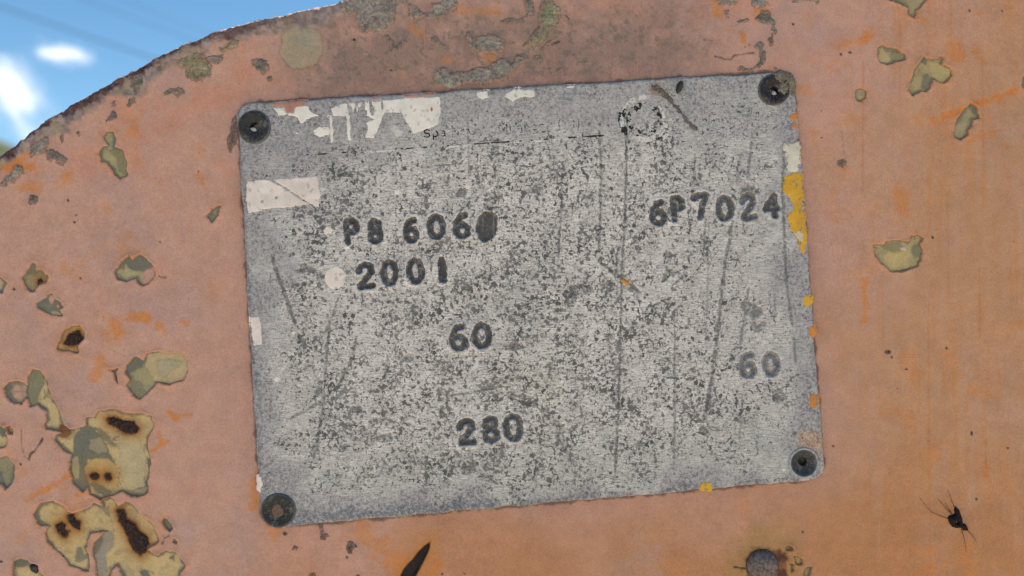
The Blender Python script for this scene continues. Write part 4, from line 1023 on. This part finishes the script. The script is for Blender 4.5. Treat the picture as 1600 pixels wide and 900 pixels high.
    C = mixc(C, blue * 1.03, 0.75 * tl)
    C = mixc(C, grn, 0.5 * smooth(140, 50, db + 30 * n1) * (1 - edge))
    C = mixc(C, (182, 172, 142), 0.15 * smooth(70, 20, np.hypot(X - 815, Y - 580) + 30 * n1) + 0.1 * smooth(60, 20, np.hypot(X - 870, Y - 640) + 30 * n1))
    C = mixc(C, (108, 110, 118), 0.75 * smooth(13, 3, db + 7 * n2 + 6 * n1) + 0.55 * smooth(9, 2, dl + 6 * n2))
    C = mixc(C, (204, 199, 192), 0.42 * np.clip(rimlight, 0, 1))
    C = mixc(C, (196, 140, 96), 0.6 * smooth(26, 8, np.hypot(X - 1270, Y - 690) + 16 * n2) + 0.7 * smooth(4, 1, db + 4 * n2) * smooth(1150, 1220, X))
    C = mixc(C, (150, 118, 80), 0.6 * smooth(16, 5, np.hypot((X - 1030) / 1.4, Y - 142) + 9 * n2))
    pit = np.clip(0.78 * smooth(0, 130, np.minimum(dl, db * 1.6) + 40 * n1) * smooth(-20, 210, dr + 60 * n1) * smooth(20, 120, dt + 40 * n1) + 0.32, 0, 1)
    pit = pit * (0.85 + 0.3 * smooth(0.0, 0.7, fbm(X, Y, 70, 90, 4))) + 0.2 * smooth(340, 520, Y) * smooth(560, 700, X) * smooth(1080, 900, X)
    pit = np.clip(pit, 0, 1.1) * (1 - 0.45 * np.clip(rimlight, 0, 1))
    brush = np.clip(0.35 + 0.75 * (1 - edge) * (1 - 0.5 * topm), 0, 1)
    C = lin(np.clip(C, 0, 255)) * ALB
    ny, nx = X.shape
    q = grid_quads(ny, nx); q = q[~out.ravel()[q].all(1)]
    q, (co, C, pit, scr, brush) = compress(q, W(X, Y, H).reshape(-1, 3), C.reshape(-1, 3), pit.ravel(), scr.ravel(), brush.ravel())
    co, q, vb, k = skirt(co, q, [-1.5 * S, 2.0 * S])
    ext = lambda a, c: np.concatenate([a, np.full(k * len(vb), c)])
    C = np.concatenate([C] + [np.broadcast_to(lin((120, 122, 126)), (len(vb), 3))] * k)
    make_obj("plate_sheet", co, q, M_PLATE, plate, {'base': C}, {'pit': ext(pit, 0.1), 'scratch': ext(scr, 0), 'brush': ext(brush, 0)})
build_plate()

def stamp_fn(i):
    dep = 1.0 if i < 0 else STAMP_S[i][3]
    def fn(X, Y):
        d = stamp_sdf(i, X, Y)
        n = fbm(X, Y, 5, 520 + i, 4, 0.6)
        h = PT - 1.2 - 2.6 * smooth(0, -4.5, d) + 0.8 * n
        dk = np.array((64, 65, 66.)); lt = np.array((132, 131, 129.)) + max(0, 0.8 - dep) * 70
        ridge = np.exp(-((d + 1.6 + 0.6 * n) / 0.7) ** 2) * 0.55 + np.exp(-((d + 3.6) / 0.6) ** 2) * 0.35 * (fbm(X, Y, 9, 540 + i, 2) > 0)
        if i < 0:
            dk = np.array((78, 76, 72.)); ridge = 0.6 * smooth(0.2, 0.7, fbm(X * 3.5, Y * 0.6, 14, 560, 3)) + 0.4 * smooth(-3, -0.5, d)
        w = np.clip(smooth(0.15, 0.95, n) * 0.7 + ridge + (1 - dep) * 1.0, 0, 1)
        C = dk + (lt - dk) * w[..., None]
        return dict(sdf=d, h=h, cols={'base': lin(C) * ALB})
    return fn
for i in range(len(STAMP_S)):
    ch, st, (x, y, w, h), k = STAMP_S[i]
    o = field_mesh("stamped_letter" if ch in "PB" else "stamped_digit", plate, M_STAMP, stamp_fn(i), (x - w / 2 - 6, x + w / 2 + 6, y - h / 2 - 6, y + h / 2 + 6), 0.95, 1.8)
    o["label"] = "stamped %s" % ch
o = field_mesh("struck_out_mark", plate, M_STAMP, stamp_fn(-1), (735, 790, 320, 388), 1.1, 1.8)
o["label"] = "stamped mark obliterated into a dark oval"

# remnants of the white and yellow print
ZW = lambda p: z3(p, 350, 130, 4)
ZV = lambda p: z3(p, 650, 130, 4)
ZY = lambda p: z3(p, 980, 260, 5)
WH, CRM, YEL, ORG, PKP = (226, 221, 209), (224, 212, 200), (205, 158, 50), (200, 130, 62), (178, 130, 110)
LAY = [
 ("paint_remnant", [ZW([(650,215),(665,165),(720,135),(900,120),(1000,112),(1130,97),(1350,90),(1358,180),(1335,265),(1190,322),(1105,190),(1010,190),(940,350),(885,340),(905,290),(890,250),(940,230),(890,205)]),
                    ZW([(660,200),(685,200),(690,375),(668,375)]), ZW([(765,200),(795,200),(800,360),(775,360)]), ZW([(565,300),(600,275),(665,275),(665,330),(600,338),(570,325)])], WH, 1.1, 0.5, "white band with large knocked-out letters reading CIFA"),
 ("paint_remnant", [ZW([(305,155),(380,155),(400,185),(440,185),(450,150),(530,140),(560,185),(605,210),(550,220),(490,255),(460,215),(400,205),(345,205)])], WH, 1.6, 0.5, None),
 ("paint_remnant", [ZW([(445,300),(470,310),(478,328),(455,322)])], WH, 1.2, 0.4, None), ("paint_remnant", [ZW([(1045,290),(1070,265),(1125,310),(1100,340)])], (196,194,186), 3.2, 0.3, None),
 ("paint_remnant", [[(387,283),(498,276),(500,295),(502,305),(499,324),(470,321),(450,325),(425,326),(400,331),(388,334),(386,310)]], CRM, 1.6, 0.5, "cream rectangle of old paint"),
 ("paint_remnant", [circ(525,434,17,18) ], CRM, 1.0, 0.5, "round cream spot of old paint"), ("paint_remnant", [[(392,495),(407,494),(411,510),(411,538),(398,540),(394,520)]], CRM, 1.2, 0.5, None),
 ("paint_remnant", [ZV([(380,70),(400,60),(450,55),(455,95),(410,105)])], WH, 1.8, 0.4, None), ("paint_remnant", [ZV([(550,90),(570,65),(640,40),(720,45),(750,60),(740,90),(660,95),(600,115)])], WH, 2.0, 0.4, None), ("paint_remnant", [ZV([(930,25),(990,20),(985,36),(940,38)])], WH, 0.8, 0.4, None),
 ("paint_remnant", [[(405,742),(411,744),(412,757),(409,767),(405,762)]], CRM, 1.2, 0.5, None), ("paint_remnant", [[(505,360),(512,353),(523,358),(522,365),(508,368)]], CRM, 1.2, 0.4, None), ("paint_remnant", [circ(621,300,4,5)], CRM, 0.7, 0.4, None), ("paint_remnant", [circ(434,592,5,5)], CRM, 1.2, 0.4, None), ("paint_remnant", [circ(460,520,4.5,4)], CRM, 1.0, 0.4, None),
 ("paint_remnant", [circ(684,529,3,5,0.4)], CRM, 1.0, 0.4, None), ("paint_remnant", [circ(732,292,3.5,5)], CRM, 0.8, 0.4, None), ("paint_remnant", [circ(1223,732,3.4,3.4)], (190,196,192), 0.4, 0.8, None),
 ("paint_remnant", [[(427,163),(480,158),(479,166),(462,169),(458,181),(449,176),(445,169),(430,168)]], PKP, 1.0, 0.5, None), ("paint_remnant", [[(580,155),(594,152),(595,157),(584,159)]], PKP, 0.8, 0.4, None), ("paint_remnant", [[(632,150),(680,147),(679,151),(634,154)]], PKP, 0.6, 0.4, None), ("paint_remnant", [circ(675,172,2.2,4)], (178,104,60), 0.3, 1.2, None),
 ("yellow_paint_remnant", [ZY([(1215,80),(1340,40),(1355,120),(1365,300),(1380,470),(1385,560),(1370,690),(1340,650),(1300,540),(1275,500),(1240,400),(1290,340),(1280,270),(1215,200)])], YEL, 2.6, 0.6, "yellow paint clinging to the plate edge"),
 ("paint_remnant", [z3([(1230,570),(1330,560),(1335,740),(1300,760),(1230,780),(1245,700),(1235,640)],950,100,4.5)], (206,200,180), 3.0, 0.5, None), ("paint_remnant", [ZY([(1300,520),(1340,490),(1370,540),(1365,600),(1330,590)])], (208,194,166), 2.2, 0.9, None),
 ("yellow_paint_remnant", [z3([(1260,385),(1300,345),(1320,350),(1320,460),(1280,460),(1290,410)],950,100,4.5)], ORG, 1.8, 0.5, None), ("yellow_paint_remnant", [circ(1259,472,7,11)], YEL, 3.0, 0.5, None), ("yellow_paint_remnant", [circ(1267,517,6,9)], ORG, 2.0, 0.5, None), ("yellow_paint_remnant", [circ(1269,625,8,10)], ORG, 3.0, 0.5, None), ("yellow_paint_remnant", [circ(1102,757,9,7)], YEL, 2.4, 0.6, None),
]
KNOCK = [([(445,290),(475,310),(492,322)], 0.8)]
for k, (nm, polys, col, amp, hh, lab) in enumerate(LAY):
    def sd(X, Y, polys=polys, amp=amp, k=k):
        d = np.full(X.shape, 1e9)
        for p in polys: d = np.minimum(d, poly_sdf(p, X, Y))
        d = d + 1.35 * amp * fbm(X, Y, 9, 600 + k, 5, 0.72)
        if k == 0:                       # brushy scratches through the band
            sx = fbm(X * 3.2, Y * 0.5, 16, 650, 3, 0.6)
            d = np.maximum(d, np.where((X < 605) & (X > 515) & (Y < 181), 3.2 * sx - 1.7, -9))
        if k == 4:
            d = np.maximum(d, 1.1 - line_sdf([(424,281),(448,295),(470,310),(494,324)], X, Y)[0] + 0.6 * fbm(X, Y, 6, 651, 2))
            d = np.maximum(d, 2.2 - np.hypot(X - 434, Y - 309) + fbm(X, Y, 5, 652, 2)); d = np.maximum(d, 1.6 - np.hypot(X - 411, Y - 315) + fbm(X, Y, 5, 653, 2))
        return d
    def fn(X, Y, sd=sd, col=col, hh=hh, k=k):
        d = sd(X, Y)
        h = PT - 1.4 + (1.4 + hh + 0.15 * fbm(X, Y, 9, 660, 2)) * smooth(1.3, -1.3, d)
        C = np.asarray(col, float) * (1 + 0.05 * fbm(X, Y, 18, 661 + k, 4))[..., None]
        sp = smooth(0.55, 0.8, fbm(X, Y, 7, 670 + k, 3, 0.6)) * (0.30 if col not in (YEL, ORG) else 0.6)
        C = C + (np.array((120, 120, 120.)) - C) * sp[..., None]
        return dict(sdf=d, h=h, cols={'base': lin(np.clip(C, 0, 255)) * ALB})
    o = field_mesh(nm, plate, M_WHITE, fn, bbox(polys, 5), 1.0, 1.8)
    if o and lab: o["label"] = lab

# small black print, mostly worn away
def ink(name, strokes, r, wear, bb, seed, mat=M_INK, lab=None, hi=0.35, ns=7):
    def fn(X, Y):
        d = stroke_sdf(strokes, r, X, Y) + 0.25 * fbm(X, Y, 4, seed, 2)
        d = np.maximum(d, wear + 1.6 * fbm(X, Y, ns, seed + 3, 4, 0.75))
        return dict(sdf=d, h=PT - 1.2 + (1.2 + hi) * smooth(0.9, -0.9, d), cols={'base': np.full(X.shape + (3,), 0.5)})
    o = field_mesh(name, plate, mat, fn, bb, 0.75, 1.3)
    if o and lab: o["label"] = lab
M_GREYINK = mat_flat("worn_grey_print", L(74, 74, 75), 0.7, 0.25, 2.0, 0.3, 0.3)
TXT = "Spa Novate Milanese (MI)"
x0, y0 = 661, 209.5
adv = {'S': 13.5, 'p': 12, 'a': 11.5, ' ': 7, 'N': 13.5, 'o': 11.5, 'v': 11, 't': 8, 'e': 11.5, 'M': 15, 'i': 6, 'l': 6, 'n': 11.5, 's': 11, '(': 7.5, ')': 7.5, 'I': 7}
xx = x0
for k, ch in enumerate(TXT):
    a = adv[ch]
    if ch != ' ':
        cy = y0 + (xx - x0) * math.tan(ROT) * 0.98
        st = stamp_strokes(ch, xx + a / 2, cy, a - 1.6, 14, 0.8)
        wear = -3.0 if k == 0 else (-1.1 if k == 1 else (-0.45 if ch in 'MIil()Nao' else -0.1))
        ink("printed_letter", st, 1.4 if k < 2 else 1.15, wear, (xx - 3, xx + a + 3, cy - 14, cy + 14), 700 + k, M_INK if k < 2 else M_GREYINK)
    xx += a
def rule_y(x): return 243.5 + (x - 475) * (-31.0 / 470)
for k, (xa, xb, w) in enumerate([(475,500,-.1),(498,524,-.4),(536,572,-.6),(628,675,-.4),(700,706,-.5),(742,764,-1.6),(768,796,-1.2),(812,832,-.6),(850,862,-.4),(888,900,-.7),(915,942,-.8)]):
    ink("printed_rule", [[(xa, rule_y(xa)), (xb, rule_y(xb))]], 1.5, w, (xa - 4, xb + 4, rule_y(xb) - 6, rule_y(xa) + 6), 740 + k)
M_PALE = mat_flat("pale_print_remnant", L(206, 205, 196), 0.7, 0.08, 3, 0.3)
for k, (xa, xb) in enumerate([(572,628),(700,745),(795,850),(860,915)]):
    ink("printed_rule", [[(xa, rule_y(xa) + 1.5), (xb, rule_y(xb) + 1.5)]], 2.0, -0.25, (xa - 5, xb + 5, rule_y(xb) - 6, rule_y(xa) + 8), 760 + k, M_PALE)
# smudged round emblem
def arc(cx, cy, r, a0, a1, n=14): return [(cx + r * math.cos(math.radians(a)), cy + r * math.sin(math.radians(a))) for a in np.linspace(a0, a1, n)]
ink("emblem_ring", [arc(1008,188,24,120,245)], 5.5, -0.15, (970,1050,150,230), 780, lab="smudged black and white round emblem", ns=5)
ink("emblem_ring", [arc(1008,188,22,-50,60)], 4.0, 0.05, (970,1050,150,230), 783, ns=5)
ink("emblem_ring", [arc(1008,188,38,150,200)], 5.5, 0.0, (960,1060,150,230), 786, ns=5)
ink("emblem_ring", [arc(1008,188,36,30,75)], 4.5, 0.0, (960,1060,140,240), 789, ns=5)
ink("emblem_ring", [arc(1008,188,31,-40,110)], 4.5, -0.35, (960,1060,140,240), 792, M_PALE, ns=5)
ink("emblem_ring", [arc(1008,188,40,0,60)], 3.4, -0.25, (960,1060,140,240), 795, M_PALE, ns=5)
ink("emblem_ring", [arc(1008,188,36,165,270)], 4.5, -0.1, (960,1060,140,240), 798, M_PALE, ns=5)

# rivets (each is open-centred, dark with oxide)
def rivet(cx, cy, prof, tone, lab, plug=None, offs=None, seed=0):
    o = lathe("rivet", plate, M_RIVET, cx, cy, [(r, h + PT) for r, h in prof], 44, 0.010, seed, offs)
    me = o.data; at = me.attributes.new('base', 'FLOAT_COLOR', 'POINT'); n = len(me.vertices)
    m = 44; c = np.ones((n, 4), np.float32)
    for k in range(n // m):
        r, h = prof[k]
        tc = tone(k, r) if callable(tone) else tone
        c[k * m:(k + 1) * m, :3] = lin(tc)
    at.data.foreach_set("color", c.ravel())
    o["label"] = lab
    if plug:
        px, py, pr, ph, pm = plug
        lathe("plug", o, pm, px, py, [(pr, PT + ph - 3), (pr, PT + ph - 0.6), (pr * 0.75, PT + ph), (pr * 0.3, PT + ph + 0.3)], 20, 0.08, seed + 9)
    return o
RING = [(26.5, -0.5), (26, 1.0), (25, 2.6), (23, 3.6), (19.5, 3.4), (15, 2.2), (11, 0.8), (8.2, 0.0), (7.2, -1.2), (6.6, -6), (6.2, -16), (3, -17)]
dark = lambda k, r: (44, 45, 46) if r < 24 else (92, 94, 97)
rivet(399, 200, RING, dark, "open dark rivet with a pale plug in its hole", (396.5, 204.5, 5.2, -1.6, M_STUB), lambda t: (0, -1.5 * t), 21)
rivet(1207.5, 141.5, [(r * 0.95, h) for r, h in RING], lambda k, r: (38, 36, 38) if r < 22.5 else (88, 88, 88), "open dark rivet crusted with dirt on one side", (1208.5, 147.5, 4.2, -1.8, M_STUB), lambda t: (1.5 * t, 2 * t), 22)
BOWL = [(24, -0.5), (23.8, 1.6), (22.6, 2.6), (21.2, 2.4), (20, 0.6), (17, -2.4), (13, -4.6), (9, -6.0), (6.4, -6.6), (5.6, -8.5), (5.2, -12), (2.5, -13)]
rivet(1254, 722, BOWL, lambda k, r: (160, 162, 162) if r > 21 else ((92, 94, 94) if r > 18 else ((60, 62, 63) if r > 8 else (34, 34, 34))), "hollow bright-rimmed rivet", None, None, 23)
rivet(436.5, 796, [(27.5, -0.5), (27.2, 1.0), (26, 2.6), (23.5, 3.2), (19, 1.6), (14, -0.2), (10, -1.2), (5, -1.6)], lambda k, r: (40, 43, 40) if r < 26 else (84, 88, 88), "dark rivet filled with pinkish dirt",
      None, None, 24)
field_mesh("dirt_fill", bpy.data.objects["rivet.003"], M_STUB, dome_fn(lambda X, Y: np.hypot(X - 435, Y - 797) - 9.5 + 3.2 * fbm(X, Y, 6, 801, 4, 0.65), 0.9, (150, 120, 96), 4, 802, 0.5, -1.0), (420, 450, 782, 812), 1.0, 1.5) if False else None
lathe("dirt_fill", bpy.data.objects["rivet.003"], mat_flat("pink_dirt_fill", L(112, 92, 76), 0.9, 0.35, 3, 1.2), 435, 797, [(10.5, PT - 2.0), (9.0, PT - 0.9), (6.5, PT - 0.5), (3, PT - 0.7)], 24, 0.09, 31)
# dirt crust on the upper right rivet
field_mesh("lichen_crust", plate, M_CRUST, dome_fn(lambda X, Y: poly_sdf([(1204,118),(1216,112),(1234,116),(1240,130),(1238,150),(1228,146),(1222,152),(1216,142),(1219,132),(1210,128)], X, Y) + 2.2 * fbm(X, Y, 7, 811, 4, 0.65),
           4.2, (128, 120, 106), 4, 812, 0.6, -2.0), (1196, 1246, 106, 158), 1.2, 1.5).location.y -= (PT + 0.6) * S

# ------------------------------------------------------------------ small loose things
def insect():
    ex = z3([(430,280),(470,320),(500,400),(512,465),(545,480),(570,530),(560,548),(520,545),(495,515),(440,518),(400,505),(365,460),(350,405),(375,378),(405,378),(428,360),(418,320)], 1430, 750, 6.92)
    def sd(X, Y):
        d = poly_sdf(ex, X, Y)
        hole = np.hypot(X - (1430 + 445 / 6.92), Y - (750 + 455 / 6.92)) - 1.6
        return np.maximum(d, -hole)
    cx, cy = 1495, 815
    root = empty("dead_insect", tuple(W(cx, cy, 0.3)), "small dried dark insect with thin legs stuck to the orange paint", "insect")
    field_mesh("body", root, M_CHITIN, dome_fn(sd, 7.5, (40, 32, 28), 6.5, 820, 0.25, -1.2), bbox([ex], 4), 0.8, 1.0)
    kz = lambda x, y: (1430 + x / 6.92, 750 + y / 6.92)
    legs = [[(350,105),(372,170),(390,230),(412,275),(440,320)], [(250,208),(290,260),(340,320),(400,372)], [(325,250),(350,300),(385,345)], [(50,195),(110,275),(160,338),(220,365),(312,402),(365,425)], [(498,530),(515,600),(535,690),(551,785)], [(572,550),(605,590),(640,635),(665,680)]]
    for lg in legs:
        n = len(lg)
        rr = [0.2 + 0.35 * (i / (n - 1)) for i in range(n)]
        if lg[0][1] > 480: rr = rr[::-1]
        pts = [(*kz(*p), 1.0 + 1.6 * math.sin(math.pi * i / (n - 1)), rr[i]) for i, p in enumerate(lg)]
        tube("leg", root, M_LEG, pts, 6)
insect()

def husk():
    ex = z3([(472,190),(480,150),(505,125),(525,130),(522,170),(505,200),(480,215)], 950, 100, 4.5)
    f0 = dome_fn(lambda X, Y: poly_sdf(ex, X, Y), 5.5, (52, 54, 48), 4, 830, 0.2, -1.2)
    def f1(X, Y):
        r = f0(X, Y); r['h'] = r['h'] + PT; return r
    o = field_mesh("seed_husk", None, M_HUSK, f1, bbox([ex], 3), 0.8, 1.0)
    tag(o, "small dark seed husk on the top edge of the grey plate", "seed")
husk()
pts = [(1022,137),(1030,142),(1037,150),(1046,158),(1052,165),(1062,177),(1072,189),(1079,198),(1087,203)]
def strand_sd(X, Y):
    d, t = line_sdf(pts, X, Y)
    return d - (3.8 - 2.2 * t) + 3.4 * fbm(X, Y, 7, 850, 5, 0.75)
_f = dome_fn(strand_sd, 1.8, (112, 104, 100), 2.5, 851, 0.6, -1.2)
def f2(X, Y):
    r = _f(X, Y); r['h'] = r['h'] + PT; return r
o = field_mesh("root_strand", None, M_CRUST, f2, bbox([pts], 8), 0.8, 1.2)
tag(o, "short grey-brown strand of dirt slanting across the plate beside the emblem", "strand")
fl = z3([(650,490),(680,475),(745,520),(735,570),(700,545)], 880, 370, 7.27)
f0 = dome_fn(lambda X, Y: poly_sdf(fl, X, Y), 2.2, (200, 136, 66), 3, 840, 0.3, -1.0)
def f1(X, Y):
    r = f0(X, Y); r['h'] = r['h'] + PT; return r
o = field_mesh("paint_crumb", None, M_FLAKE, f1, bbox([fl], 3), 0.7, 0.8)
tag(o, "tiny orange crumb of paint caught in a scratch on the plate", "crumb")
